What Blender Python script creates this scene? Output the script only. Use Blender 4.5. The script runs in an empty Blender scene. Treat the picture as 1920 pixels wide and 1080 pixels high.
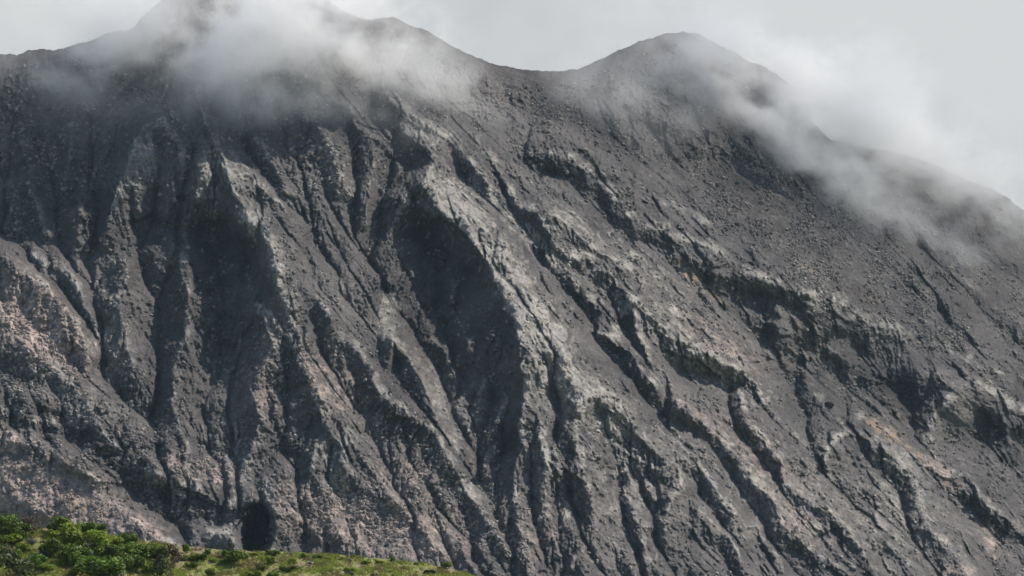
import bpy, math, random
import numpy as np

# ------------------------------------------------------------------ camera, sky, sun, exposure
SC = bpy.context.scene
COL = SC.collection
CAM_POS = np.array([0.0, 0.0, 1.7])
PITCH = math.radians(6.0)
TAN_H = math.tan(math.radians(6.0))            # half of the 12 degree field of view
cam_data = bpy.data.cameras.new('camera')
cam_data.sensor_width = 36.0
cam_data.lens = 18.0 / TAN_H
cam_data.clip_start = 1.0
cam_data.clip_end = 60000.0
cam = bpy.data.objects.new('camera', cam_data)
cam.location = CAM_POS.tolist()
cam.rotation_euler = (math.pi / 2 + PITCH, 0, 0)
COL.objects.link(cam)
SC.camera = cam

SUN_DIR = np.array([0.60, 0.27, 0.74])
SUN_DIR = SUN_DIR / np.linalg.norm(SUN_DIR)
SUN_EL = math.asin(SUN_DIR[2])
SUN_AZ = math.atan2(SUN_DIR[0], SUN_DIR[1])

world = bpy.data.worlds.new('World')
SC.world = world
world.use_nodes = True
wt = world.node_tree
wt.nodes.clear()


def node(tree, kind, **kw):
    n = tree.nodes.new(kind)
    for k, v in kw.items():
        if k.startswith('i_'):
            key = k[2:]
            key = int(key) if key.isdigit() else key.replace('_', ' ')
            n.inputs[key].default_value = v
        else:
            setattr(n, k, v)
    return n


def wire(tree, a, b):
    tree.links.new(a, b)


# clear blue sky overhead, and a broad grey-white deck of cloud with soft structure standing low round the volcano
w_sky = node(wt, 'ShaderNodeTexSky', sky_type='NISHITA', sun_disc=False, sun_elevation=SUN_EL, sun_rotation=SUN_AZ,
             altitude=300.0, air_density=1.0, dust_density=1.0, ozone_density=1.0)
w_bg = node(wt, 'ShaderNodeBackground', i_Strength=0.11)
wire(wt, w_sky.outputs[0], w_bg.inputs[0])
w_tc = node(wt, 'ShaderNodeTexCoord')
w_sep = node(wt, 'ShaderNodeSeparateXYZ')
wire(wt, w_tc.outputs['Generated'], w_sep.inputs[0])
w_n1 = node(wt, 'ShaderNodeTexNoise', i_Scale=9.0, i_Detail=4.0, i_Roughness=0.5)
w_n2 = node(wt, 'ShaderNodeTexNoise', i_Scale=32.0, i_Detail=4.0, i_Roughness=0.5)
wire(wt, w_tc.outputs['Generated'], w_n1.inputs['Vector'])
wire(wt, w_tc.outputs['Generated'], w_n2.inputs['Vector'])
w_mx = node(wt, 'ShaderNodeMath', operation='MULTIPLY_ADD', i_1=0.55)
wire(wt, w_n2.outputs['Fac'], w_mx.inputs[0])
wire(wt, w_n1.outputs['Fac'], w_mx.inputs[2])
w_ramp = node(wt, 'ShaderNodeValToRGB')
w_ramp.color_ramp.elements[0].position = 0.58
w_ramp.color_ramp.elements[0].color = (0.35, 0.371, 0.386, 1)
w_ramp.color_ramp.elements[1].position = 0.95
w_ramp.color_ramp.elements[1].color = (0.525, 0.533, 0.54, 1)
wire(wt, w_mx.outputs[0], w_ramp.inputs[0])
w_cl = node(wt, 'ShaderNodeBackground', i_Strength=1.0)
wire(wt, w_ramp.outputs[0], w_cl.inputs[0])
w_up = node(wt, 'ShaderNodeMapRange', i_1=0.22, i_2=0.40, i_3=1.0, i_4=0.0, interpolation_type='SMOOTHSTEP')
wire(wt, w_sep.outputs['Z'], w_up.inputs[0])
w_fr = node(wt, 'ShaderNodeMapRange', i_1=0.60, i_2=0.88, i_3=0.0, i_4=1.0, interpolation_type='SMOOTHSTEP')
wire(wt, w_sep.outputs['Y'], w_fr.inputs[0])
w_mul = node(wt, 'ShaderNodeMath', operation='MULTIPLY')
wire(wt, w_up.outputs[0], w_mul.inputs[0])
wire(wt, w_fr.outputs[0], w_mul.inputs[1])
w_mix = node(wt, 'ShaderNodeMixShader')
wire(wt, w_mul.outputs[0], w_mix.inputs[0])
wire(wt, w_bg.outputs[0], w_mix.inputs[1])
wire(wt, w_cl.outputs[0], w_mix.inputs[2])
w_out = node(wt, 'ShaderNodeOutputWorld')
wire(wt, w_mix.outputs[0], w_out.inputs[0])

sun_data = bpy.data.lights.new('sun', 'SUN')
sun_data.energy = 5.0
sun_data.angle = math.radians(0.6)
sun_data.color = (1.0, 0.93, 0.84)
sun = bpy.data.objects.new('sun', sun_data)
from mathutils import Vector, Matrix, Euler, Quaternion
sun.rotation_euler = Vector(SUN_DIR.tolist()).to_track_quat('Z', 'Y').to_euler()
COL.objects.link(sun)

SC.view_settings.view_transform = 'Standard'
SC.view_settings.look = 'None'
SC.view_settings.exposure = 0.34
SC.view_settings.gamma = 1.0
SC.render.engine = 'CYCLES'
SC.cycles.max_bounces = 7
SC.cycles.diffuse_bounces = 2
SC.cycles.glossy_bounces = 1
SC.cycles.volume_bounces = 5
SC.cycles.transparent_max_bounces = 12
SC.cycles.use_denoising = True
SC.cycles.denoising_prefilter = 'ACCURATE'
SC.cycles.volume_step_rate = 1.0
SC.cycles.volume_max_steps = 256

# ------------------------------------------------------------------ helpers
RNG = np.random.default_rng(7)
random.seed(7)


def tag(o, label=None, cat=None, group=None, kind=None):
    if label: o['label'] = label
    if cat: o['category'] = cat
    if group: o['group'] = group
    if kind: o['kind'] = kind
    return o


def link(name, me, mat=None, parent=None, loc=None):
    o = bpy.data.objects.new(name, me)
    COL.objects.link(o)
    if mat is not None and me is not None and len(me.materials) == 0:
        me.materials.append(mat)
    if parent is not None:
        o.parent = parent
    if loc is not None:
        o.location = loc
    return o


def mesh_arrays(name, co, faces, smooth=True):
    """faces: (n,3) or (n,4) integer array"""
    me = bpy.data.meshes.new(name)
    co = np.ascontiguousarray(co, dtype=np.float32)
    faces = np.ascontiguousarray(faces, dtype=np.int32)
    n, k = faces.shape
    me.vertices.add(len(co))
    me.vertices.foreach_set('co', co.ravel())
    me.loops.add(n * k)
    me.loops.foreach_set('vertex_index', faces.ravel())
    me.polygons.add(n)
    me.polygons.foreach_set('loop_start', np.arange(0, n * k, k, dtype=np.int32))
    me.polygons.foreach_set('loop_total', np.full(n, k, dtype=np.int32))
    me.polygons.foreach_set('use_smooth', np.full(n, smooth, dtype=bool))
    me.update(calc_edges=True)
    return me


def set_attr(me, name, vals):
    if vals.ndim == 1:
        a = me.attributes.new(name, 'FLOAT', 'POINT')
        a.data.foreach_set('value', np.ascontiguousarray(vals, dtype=np.float32))
    else:
        a = me.attributes.new(name, 'FLOAT_COLOR', 'POINT')
        a.data.foreach_set('color', np.ascontiguousarray(vals, dtype=np.float32).ravel())


def grid_faces(nr, nc):
    i = np.arange(nr - 1)[:, None] * nc + np.arange(nc - 1)[None, :]
    return np.stack([i, i + nc, i + nc + 1, i + 1], -1).reshape(-1, 4)


def _hash(ix, iy, seed):
    h = (ix.astype(np.uint32) * np.uint32(374761393)) ^ (iy.astype(np.uint32) * np.uint32(668265263)) ^ np.uint32((seed * 2246822519) & 0xffffffff)
    h = (h ^ (h >> np.uint32(13))) * np.uint32(1274126177)
    h = (h ^ (h >> np.uint32(16))) * np.uint32(2246822519)
    return (h ^ (h >> np.uint32(15))).astype(np.float64) / 4294967295.0


def noise(x, y, seed=0):
    """gradient noise, about -1..1"""
    x, y = np.broadcast_arrays(np.asarray(x, float), np.asarray(y, float))
    ix = np.floor(x).astype(np.int64); iy = np.floor(y).astype(np.int64)
    fx = x - ix; fy = y - iy
    u = fx * fx * fx * (fx * (fx * 6 - 15) + 10)
    v = fy * fy * fy * (fy * (fy * 6 - 15) + 10)

    def g(ax, ay):
        a = _hash(ix + ax, iy + ay, seed) * (2 * math.pi)
        return np.cos(a) * (fx - ax) + np.sin(a) * (fy - ay)
    a = g(0, 0) * (1 - u) + g(1, 0) * u
    b = g(0, 1) * (1 - u) + g(1, 1) * u
    return (a * (1 - v) + b * v) * 1.5


def fbm(x, y, seed=0, octaves=4, gain=0.5, lac=2.03):
    s = 0.0; a = 1.0
    for k in range(octaves):
        s = s + a * noise(x, y, seed + 31 * k)
        x = x * lac + 11.3; y = y * lac - 7.1; a *= gain
    return s


def ridged(x, y, seed=0, octaves=4, gain=0.5, lac=2.03):
    s = 0.0; a = 1.0
    for k in range(octaves):
        s = s + a * (1 - 2 * np.abs(noise(x, y, seed + 31 * k)))
        x = x * lac + 5.3; y = y * lac + 9.1; a *= gain
    return s


def cells(x, y, seed=0):
    """cellular bumps: (distance to the nearest feature point, its random value)"""
    ix = np.floor(x).astype(np.int64); iy = np.floor(y).astype(np.int64)
    best = np.full(x.shape, 9.0); val = np.zeros(x.shape)
    for ax in (-1, 0, 1):
        for ay in (-1, 0, 1):
            cx = ix + ax; cy = iy + ay
            px = cx + _hash(cx, cy, seed); py = cy + _hash(cx, cy, seed + 77)
            d = (px - x) ** 2 + (py - y) ** 2
            m = d < best
            best = np.where(m, d, best)
            val = np.where(m, _hash(cx, cy, seed + 154), val)
    return np.sqrt(best), val


def sstep(a, b, x):
    t = np.clip((x - a) / (b - a), 0, 1)
    return t * t * (3 - 2 * t)


def blur(a, n=1):
    for _ in range(n):
        p = np.pad(a, 1, mode='edge')
        a = (p[1:-1, 1:-1] * 4 + (p[:-2, 1:-1] + p[2:, 1:-1] + p[1:-1, :-2] + p[1:-1, 2:]) * 2
             + p[:-2, :-2] + p[:-2, 2:] + p[2:, :-2] + p[2:, 2:]) / 16.0
    return a


def resize(a, sx, sy, X, Y, x0, y0):
    """sample grid a (origin x0,y0, steps sx,sy) at X (columns) and Y (rows)"""
    fx = np.clip((X - x0) / sx, 0, a.shape[1] - 1.001); fy = np.clip((Y - y0) / sy, 0, a.shape[0] - 1.001)
    ix = fx.astype(int); iy = fy.astype(int)
    u = (fx - ix)[None, :]; v = (fy - iy)[:, None]
    A = a[iy][:, ix]; Bq = a[iy][:, ix + 1]; Cq = a[iy + 1][:, ix]; Dq = a[iy + 1][:, ix + 1]
    return (A * (1 - u) + Bq * u) * (1 - v) + (Cq * (1 - u) + Dq * u) * v


RIGHT = np.array([1.0, 0, 0]); UPV = np.array([0, -math.sin(PITCH), math.cos(PITCH)]); FWD = np.array([0, math.cos(PITCH), math.sin(PITCH)])


def bearing(u, v):
    """survey bearing (u across, v down, on a 1920 x 1080 sighting grid) -> unit-forward direction"""
    a = (np.asarray(u, float) - 960) / 960 * TAN_H
    b = (540 - np.asarray(v, float)) / 960 * TAN_H
    return FWD + a[..., None] * RIGHT + b[..., None] * UPV


def point_at(u, v, depth):
    d = bearing(u, v)
    return CAM_POS + d * (np.asarray(depth, float) / d[..., 1])[..., None]

# ------------------------------------------------------------------ the volcano: one surveyed relief, then eroded
M_PX = 0.235                                     # metres per survey unit at the volcano
Y_FOOT = 2000.0
SKYLINE = [(-400, 205), (-200, 140), (-60, 112), (0, 101), (30, 102), (55, 95), (80, 90), (100, 93), (125, 88), (150, 79), (175, 74), (200, 64), (225, 57),
           (240, 57), (255, 46), (262, 36), (285, 14), (305, -2), (340, -22), (400, -42), (470, -48), (560, -30), (620, 5), (655, 27), (680, 36),
           (700, 34), (735, 30), (765, 45), (805, 57), (825, 72), (850, 86), (880, 103), (910, 115), (950, 125), (985, 131), (1020, 132), (1050, 133),
           (1090, 126), (1105, 120), (1130, 110), (1155, 95), (1180, 84), (1200, 76), (1225, 70), (1245, 62), (1280, 58), (1320, 68), (1360, 88), (1400, 112),
           (1430, 124), (1455, 138), (1485, 160), (1505, 190), (1530, 235), (1560, 262), (1600, 270), (1650, 280), (1700, 290), (1740, 302), (1800, 330),
           (1850, 351), (1885, 366), (1905, 384), (1925, 398), (2000, 440), (2200, 560), (2400, 680)]
_sx = np.array([p[0] for p in SKYLINE], float); _sy = np.array([p[1] for p in SKYLINE], float)


def skyline(u):
    return np.interp(u, _sx, _sy)


def base_depth(u, v):
    r = np.clip((u - 600) / 1300, 0, 1.3)
    l = np.clip((640 - u) / 640, 0, 2.0)
    S = (1.28 + 0.75 * r) * (1080 - v)
    C = 0.5 * 1.35 * 1300 * r * r + 90 * l ** 1.6
    return S + C


# crests: (u, v, height) down the slope, then slope of the left wall and of the right flank
CRESTS = [
    # --- great central rib
    ([(738, 215, 25), (765, 262, 45), (803, 290, 70), (800, 345, 78), (822, 390, 92), (845, 412, 105), (868, 432, 112), (884, 455, 116), (905, 487, 116), (920, 522, 112), (948, 551, 112), (950, 580, 112), (972, 602, 112), (974, 650, 102), (978, 692, 96), (983, 740, 88), (978, 782, 80), (968, 800, 72), (977, 832, 66), (968, 865, 58), (968, 950, 44), (980, 1040, 30), (990, 1120, 22)], 2.3, 0.42, 3),
    ([(950, 562, 114), (1002, 612, 100), (1058, 682, 94), (1088, 742, 88), (1075, 800, 78), (1088, 862, 68), (1098, 912, 58), (1118, 962, 48), (1108, 1012, 42), (1112, 1090, 34)], 1.0, 0.62, 10),
    ([(1040, 655, 88), (1110, 722, 80), (1142, 745, 72), (1180, 787, 62), (1222, 835, 50), (1270, 895, 36)], 0.55, 0.9, 6),
    ([(765, 375, 55), (740, 420, 40), (728, 470, 26)], 1.2, 0.9, 4),
    # --- ribs right of it
    ([(715, 150, 18), (724, 175, 34), (773, 217, 52), (827, 255, 62), (873, 292, 64), (912, 345, 64), (937, 400, 62), (980, 440, 62), (1017, 465, 60), (1040, 503, 58), (1070, 533, 54), (1100, 562, 50), (1130, 588, 46), (1165, 640, 40)], 2.1, 0.6, 3),
    ([(1040, 575, 44), (1075, 640, 42), (1123, 628, 52), (1173, 653, 54), (1192, 682, 52), (1225, 722, 48), (1252, 748, 44), (1300, 778, 44), (1335, 805, 46), (1372, 842, 48), (1420, 893, 48), (1448, 933, 48), (1468, 987, 44), (1528, 1033, 38), (1585, 1070, 34)], 1.9, 0.55, 4),
    ([(813, 217, 34), (873, 253, 46), (917, 300, 50), (950, 340, 56), (973, 380, 64), (1013, 398, 70), (1024, 424, 70), (1038, 457, 66), (1060, 478, 62), (1100, 485, 66), (1112, 500, 52), (1137, 512, 62), (1145, 545, 42), (1160, 590, 30)], 2.0, 0.62, 3),
    ([(1000, 372, 44), (1033, 394, 62), (1067, 420, 66), (1100, 455, 66), (1140, 482, 64), (1180, 507, 60), (1213, 534, 54), (1253, 568, 48), (1290, 600, 44), (1340, 640, 38), (1400, 690, 28)], 2.0, 0.6, 3),
    ([(1172, 586, 50), (1187, 563, 70), (1228, 588, 66), (1257, 617, 62), (1282, 635, 60), (1330, 662, 58), (1370, 690, 56), (1420, 714, 54), (1428, 742, 46)], 2.4, 0.52, 3),
    ([(1187, 563, 66), (1190, 622, 58), (1208, 652, 54), (1214, 690, 46), (1240, 740, 34)], 2.6, 0.7, 3),
    ([(1395, 735, 40), (1385, 758, 44), (1412, 810, 46), (1448, 843, 46), (1470, 867, 46), (1462, 905, 36), (1500, 935, 38), (1534, 947, 38), (1588, 987, 36), (1620, 1040, 30), (1650, 1100, 24)], 1.8, 0.6, 4),
    # --- long outer ribs on the right flank
    ([(960, 262, 18), (985, 283, 30), (1040, 289, 42), (1075, 300, 46), (1103, 323, 50), (1140, 352, 54), (1182, 400, 54), (1207, 424, 50), (1234, 433, 46), (1274, 448, 48), (1323, 463, 52), (1373, 490, 52), (1420, 513, 54), (1467, 533, 58), (1513, 552, 62), (1530, 580, 40)], 1.15, 0.5, 3),
    ([(1467, 526, 50), (1513, 549, 60), (1557, 560, 50), (1600, 577, 40), (1647, 603, 34), (1713, 633, 32), (1773, 653, 32), (1830, 677, 36), (1880, 703, 36), (1930, 722, 34), (2100, 800, 30)], 0.9, 0.5, 3),
    ([(1095, 320, 18), (1130, 345, 32), (1170, 360, 38), (1210, 372, 38), (1280, 396, 38), (1330, 420, 38), (1400, 462, 34), (1475, 505, 30), (1560, 545, 26), (1700, 615, 20)], 1.2, 0.35, 3),
    ([(1713, 690, 40), (1760, 712, 56), (1793, 727, 66), (1848, 731, 66), (1882, 748, 64), (1925, 775, 60), (2100, 850, 50)], 1.4, 0.5, 4),
    ([(1793, 727, 62), (1745, 790, 52), (1735, 830, 44), (1760, 880, 36)], 1.4, 0.5, 4),
    ([(1610, 782, 40), (1627, 790, 52), (1680, 823, 48), (1714, 842, 46), (1747, 863, 44), (1770, 885, 42), (1828, 920, 38), (1880, 970, 34), (1940, 1010, 30)], 1.5, 0.6, 3),
    ([(1540, 860, 30), (1570, 822, 48), (1597, 813, 54), (1648, 831, 52), (1703, 873, 50), (1720, 907, 48), (1727, 953, 46), (1747, 998, 42), (1790, 1035, 38), (1830, 1100, 30)], 1.2, 0.55, 5),
    ([(1512, 720, 30), (1540, 745, 38), (1573, 790, 40), (1600, 800, 40)], 1.6, 0.8, 3),
    ([(1700, 640, 30), (1800, 705, 32), (1925, 775, 30)], 1.0, 0.4, 4),
    ([(1780, 500, 14), (1850, 560, 22), (1930, 620, 24)], 1.0, 0.4, 4),
    # --- lumpy lower middle
    ([(1238, 880, 40), (1275, 865, 48), (1305, 875, 46), (1330, 895, 42), (1365, 940, 36), (1390, 1000, 30)], 1.0, 0.7, 5),
    ([(1268, 868, 46), (1273, 905, 42), (1254, 953, 34), (1240, 1010, 26)], 1.3, 0.8, 4),
    ([(1180, 930, 28), (1200, 985, 30), (1215, 1060, 26)], 1.3, 0.7, 4),
    ([(1300, 985, 26), (1320, 965, 34), (1370, 1010, 30), (1410, 1080, 24)], 1.2, 0.7, 4),
    ([(1480, 990, 20), (1500, 965, 32), (1560, 1010, 30), (1600, 1080, 22)], 1.3, 0.7, 4),
    ([(1650, 1000, 26), (1690, 1040, 26), (1740, 1110, 20)], 1.2, 0.6, 4),
    ([(1060, 790, 60), (1040, 850, 54), (1050, 910, 44), (1062, 980, 34), (1070, 1060, 26)], 1.3, 0.8, 4),
    ([(1010, 720, 84), (1005, 770, 74), (1015, 830, 64), (1030, 900, 50), (1025, 970, 38)], 1.0, 0.8, 5),
    # --- fins and hollow left of the great rib
    ([(728, 668, 18), (737, 637, 46), (762, 664, 44), (775, 690, 40), (792, 720, 38), (812, 770, 32), (838, 815, 24)], 2.4, 1.1, 2),
    ([(868, 722, 20), (862, 770, 30), (878, 800, 26), (862, 850, 16)], 1.6, 0.9, 3),
    ([(920, 690, 26), (905, 742, 34), (890, 790, 30), (872, 850, 22)], 1.5, 0.8, 3),
    ([(950, 700, 40), (945, 760, 42), (920, 820, 36), (905, 880, 26)], 1.4, 0.8, 3),
    ([(888, 585, 22), (865, 640, 22), (845, 700, 18)], 0.9, 0.6, 4),
    # --- left-of-centre ribs
    ([(350, 150, 18), (363, 165, 26), (385, 235, 44), (398, 255, 48), (416, 312, 62), (432, 345, 74), (444, 376, 80), (458, 402, 82), (488, 426, 84), (502, 450, 84), (513, 472, 82), (523, 517, 78), (534, 555, 70), (547, 594, 58), (565, 650, 40)], 2.1, 0.7, 3),
    ([(530, 480, 40), (548, 505, 48), (567, 533, 48), (593, 560, 46), (617, 594, 44), (634, 622, 42), (652, 642, 42), (684, 662, 42), (708, 722, 46), (745, 762, 48), (782, 792, 50), (811, 804, 52), (838, 853, 50), (871, 900, 48), (905, 960, 42), (942, 1013, 34), (975, 1055, 26)], 1.3, 0.55, 3),
    ([(490, 585, 50), (493, 574, 58), (515, 590, 56), (540, 625, 52), (560, 680, 44), (590, 730, 38), (640, 800, 34), (690, 870, 28), (760, 960, 22)], 2.0, 0.55, 3),
    ([(493, 574, 56), (500, 612, 52), (514, 648, 48), (498, 690, 44), (470, 722, 46), (483, 757, 48), (486, 788, 46), (476, 828, 44), (458, 864, 40), (450, 905, 36), (452, 945, 40)], 1.9, 0.7, 3),
    ([(560, 705, 30), (590, 745, 36), (598, 760, 38), (609, 800, 36), (592, 840, 32), (584, 880, 30), (600, 914, 28), (608, 948, 24), (640, 1000, 16)], 1.7, 0.6, 3),
    ([(600, 845, 28), (614, 806, 42), (641, 830, 40), (645, 884, 34), (682, 908, 32), (728, 935, 32), (790, 990, 26), (840, 1045, 20)], 1.4, 0.5, 4),
    ([(318, 490, 40), (333, 480, 54), (345, 520, 52), (348, 562, 48), (352, 620, 40), (330, 690, 36), (322, 760, 36), (332, 800, 34), (345, 850, 26)], 1.7, 0.6, 3),
    ([(213, 567, 46), (226, 578, 48), (234, 640, 42), (250, 690, 32), (275, 750, 18)], 0.75, 0.6, 10),
    ([(180, 640, 34), (165, 680, 28), (158, 740, 22)], 0.8, 0.6, 8),
    ([(323, 207, 24), (300, 222, 34), (267, 247, 48), (243, 296, 54), (232, 322, 52), (218, 352, 50), (205, 400, 42), (195, 450, 30)], 1.8, 0.35, 4),
    ([(300, 230, 40), (330, 270, 46), (352, 320, 42)], 0.6, 0.8, 6),
    ([(388, 288, 52), (380, 330, 58), (372, 372, 50)], 1.4, 0.6, 4),
    ([(478, 345, 50), (520, 372, 44), (532, 380, 42), (540, 430, 30)], 0.8, 1.3, 4),
    ([(150, 370, 26), (148, 400, 34), (146, 435, 28), (130, 480, 18)], 1.6, 0.6, 3),
    ([(138, 215, 12), (136, 250, 20), (130, 300, 20), (120, 350, 14)], 1.4, 0.5, 4),
    ([(40, 250, 12), (48, 300, 20), (60, 360, 22), (85, 430, 22)], 1.2, 0.5, 4),
    ([(238, 500, 40), (236, 520, 46), (225, 560, 46)], 0.9, 1.4, 4),
    ([(560, 200, 10), (590, 235, 24), (620, 290, 30), (650, 350, 30)], 1.1, 0.6, 4),
    ([(480, 260, 20), (505, 300, 34), (540, 360, 34)], 1.2, 0.7, 4),
    ([(690, 240, 16), (700, 300, 30), (695, 360, 30), (690, 420, 22)], 0.9, 1.4, 4),
    ([(625, 560, 24), (645, 535, 32), (660, 560, 26)], 1.0, 1.0, 4),
    # --- nearer spur falling in from the left edge
    ([(-320, 250, 60), (-120, 395, 70), (0, 474, 78), (63, 513, 78), (110, 560, 76), (147, 614, 70), (170, 660, 50)], 0.32, 1.9, 4),
    ([(-60, 560, 86), (0, 607, 92), (33, 631, 92), (84, 674, 86), (128, 714, 74), (165, 770, 52)], 0.8, 0.8, 3),
    ([(60, 480, 40), (105, 500, 44), (140, 535, 46), (170, 590, 46), (182, 610, 40)], 1.3, 1.0, 3),
    # --- lava ledge and scree at the lower left
    ([(-200, 690, 110), (0, 770, 104), (60, 785, 98), (150, 790, 86), (200, 830, 80), (240, 868, 78), (300, 895, 72), (360, 920, 68), (410, 940, 62), (467, 946, 60)], 0.9, 0.45, 4),
    ([(-260, 740, 130), (0, 815, 128), (80, 842, 126), (135, 874, 124), (187, 910, 118), (233, 958, 112), (284, 1004, 108), (315, 1022, 100), (380, 1080, 90)], 0.35, 1.3, 5),
    ([(350, 1040, 66), (372, 985, 66), (400, 1000, 64), (430, 1000, 68), (452, 1040, 62), (470, 1070, 50)], 0.7, 1.2, 4),
    ([(430, 890, 42), (445, 930, 50), (455, 990, 46)], 0.8, 1.0, 4),
    ([(500, 900, 52), (498, 960, 58), (505, 1030, 56), (520, 1090, 50)], 1.6, 0.35, 4),
]

# scarps: lip drawn so that the recess lies to the left of a line going down (or under a line going right): depth, run-out, mouth width
SCARPS = [
    ([(1425, 542), (1470, 538), (1505, 553), (1520, 585)], 22, 60, 14),
    ([(1285, 262), (1370, 272), (1450, 300), (1500, 335)], 26, 70, 22),
    ([(318, 385), (330, 362), (352, 358), (372, 385), (390, 398), (392, 415)], 34, 34, 5),
    ([(255, 405), (285, 392), (318, 408), (338, 425), (343, 455)], 36, 48, 6),
    ([(388, 412), (412, 404), (437, 410), (440, 440)], 44, 60, 5),
    ([(440, 440), (470, 446), (486, 458), (490, 500), (508, 530)], 30, 60, 5),
    ([(748, 288), (765, 282), (790, 288), (800, 300)], 22, 20, 4),
    ([(835, 408), (860, 420), (884, 452), (908, 487)], 46, 90, 6),
    ([(680, 460), (700, 395), (735, 380)], 26, 60, 10),
    ([(1490, 628), (1540, 650), (1600, 664), (1660, 684), (1730, 706), (1800, 742)], 190, 112, 70),
    ([(1372, 790), (1400, 812), (1445, 860), (1470, 872), (1468, 900)], 30, 36, 5),
    ([(1300, 700), (1360, 730), (1405, 735)], 16, 30, 5),
    ([(90, 760), (150, 782), (205, 825), (250, 860), (300, 900), (355, 918), (420, 940)], 30, 22, 5),
    ([(140, 878), (190, 905), (240, 902), (300, 905), (350, 935)], 36, 60, 6),
    ([(470, 800), (485, 770), (480, 735), (462, 735)], 20, 30, 5),
    ([(497, 850), (505, 835), (528, 832)], 20, 22, 4), ([(528, 852), (540, 842), (556, 845)], 20, 18, 4),
    ([(573, 800), (583, 778), (600, 772), (607, 800)], 30, 26, 4),
    ([(1240, 690), (1256, 700), (1262, 740)], 22, 30, 4),
    ([(828, 905), (850, 895), (875, 892)], 18, 22, 4),
    ([(880, 900), (895, 888), (912, 890)], 20, 14, 4),
    ([(1545, 1000), (1570, 990), (1588, 995), (1586, 1030)], 24, 26, 4),
    ([(1640, 1030), (1650, 1025), (1660, 1060)], 20, 22, 4),
    ([(1118, 620), (1150, 640), (1172, 660), (1180, 690)], 26, 36, 5),
    ([(1150, 770), (1180, 800), (1225, 845)], 16, 26, 5),
    ([(500, 960), (560, 975), (620, 1000), (660, 1030)], 14, 30, 8),
]

STEP = 1.5
U0, U1, V0, V1 = -300.0, 2220.0, -150.0, 1152.0
UU = np.arange(U0, U1 + 0.1, STEP); VV = np.arange(V0, V1 + 0.1, STEP)


def polyline(U, V, pts):
    """distance, side (-1 left of a line going down .. +1 right) and interpolated third value of the nearest point"""
    best = np.full(U.shape, 1e12); side = np.zeros(U.shape); hv = np.zeros(U.shape)
    for a, b in zip(pts[:-1], pts[1:]):
        dx, dy = b[0] - a[0], b[1] - a[1]
        L2 = dx * dx + dy * dy
        t = np.clip(((U - a[0]) * dx + (V - a[1]) * dy) / L2, 0, 1)
        ex = U - a[0] - t * dx; ey = V - a[1] - t * dy
        d2 = ex * ex + ey * ey
        m = d2 < best
        best = np.where(m, d2, best)
        s = -(dx * ey - dy * ex) / (math.sqrt(L2) * np.sqrt(d2) + 1e-6)
        side = np.where(m, s, side)
        if len(a) > 2:
            hv = np.where(m, a[2] + t * (b[2] - a[2]), hv)
    return np.sqrt(best), side, hv


_ANG = [6, 20, 34, 46, 56]


def flow_angle(U, V):
    a = np.interp(U, [0, 300, 600, 900, 1300, 1800], [7, 8, 26, 36, 47, 55])
    return a - 16 * np.exp(-((U - 1050) / 220) ** 2 - ((V - 950) / 160) ** 2)


def along(U, V, wide, long, seed, octaves=4, gain=0.55):
    """ridged noise drawn out down the local fall line"""
    th = flow_angle(U, V)
    wu = 0.35 * fbm(U / (wide * 2.2), V / (wide * 2.2), seed + 400, 3)
    out = 0.0; tot = 0.0
    for k, a in enumerate(_ANG):
        c, s_ = math.cos(math.radians(a)), math.sin(math.radians(a))
        w = np.clip(1 - np.abs(th - a) / 14.0, 0, 1) + 1e-6
        if w.max() < 1e-3:
            continue
        out = out + w * ridged((U * c - V * s_) / wide + wu, (U * s_ + V * c) / long, seed + k, octaves, gain)
        tot = tot + w
    return out / tot


def saw_ribs(U, V, wide, warp, seed):
    """lopsided ribs down the fall line: steep on the left, long on the right"""
    th = flow_angle(U, V)
    wq = warp * fbm(U / (wide * 2.4), V / (wide * 2.0), seed, 3, 0.55)
    out = 0.0; tot = 0.0
    for k, a in enumerate(_ANG):
        c, s_ = math.cos(math.radians(a)), math.sin(math.radians(a))
        w = np.clip(1 - np.abs(th - a) / 14.0, 0, 1) ** 2 + 1e-6
        p = (U * c - V * s_) / wide + wq + 0.37 * k
        t = p - np.floor(p)
        amp = 0.35 + 0.65 * _hash(np.floor(p).astype(np.int64), np.full(p.shape, k, dtype=np.int64), seed)
        prof = np.where(t < 0.3, t / 0.3, (1 - t) / 0.7) * amp
        out = out + w * prof; tot = tot + w
    return out / tot


def smooth_ground(U, V):
    """0 on scree aprons and talus, 1 on gullied ground"""
    m = 1.0
    for (u, v, ru, rv, ang) in [(100, 930, 230, 75, 22), (60, 640, 130, 40, 42), (405, 1010, 40, 30, 0), (725, 640, 26, 95, 0), (815, 720, 22, 90, -22), (1500, 420, 260, 70, 34), (700, 980, 120, 50, 30)]:
        c, s_ = math.cos(math.radians(ang)), math.sin(math.radians(ang))
        a = (c * (U - u) + s_ * (V - v)) / ru; b = (-s_ * (U - u) + c * (V - v)) / rv
        m = m * (1 - 0.9 * np.exp(-(a * a + b * b) ** 2))
    m = m * (1 - 0.6 * np.exp(-(((U - 60) / 190) ** 2 + ((V - 200) / 170) ** 2) ** 2))
    return m


CRESTLINE = np.zeros((len(VV), len(UU)))


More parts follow.
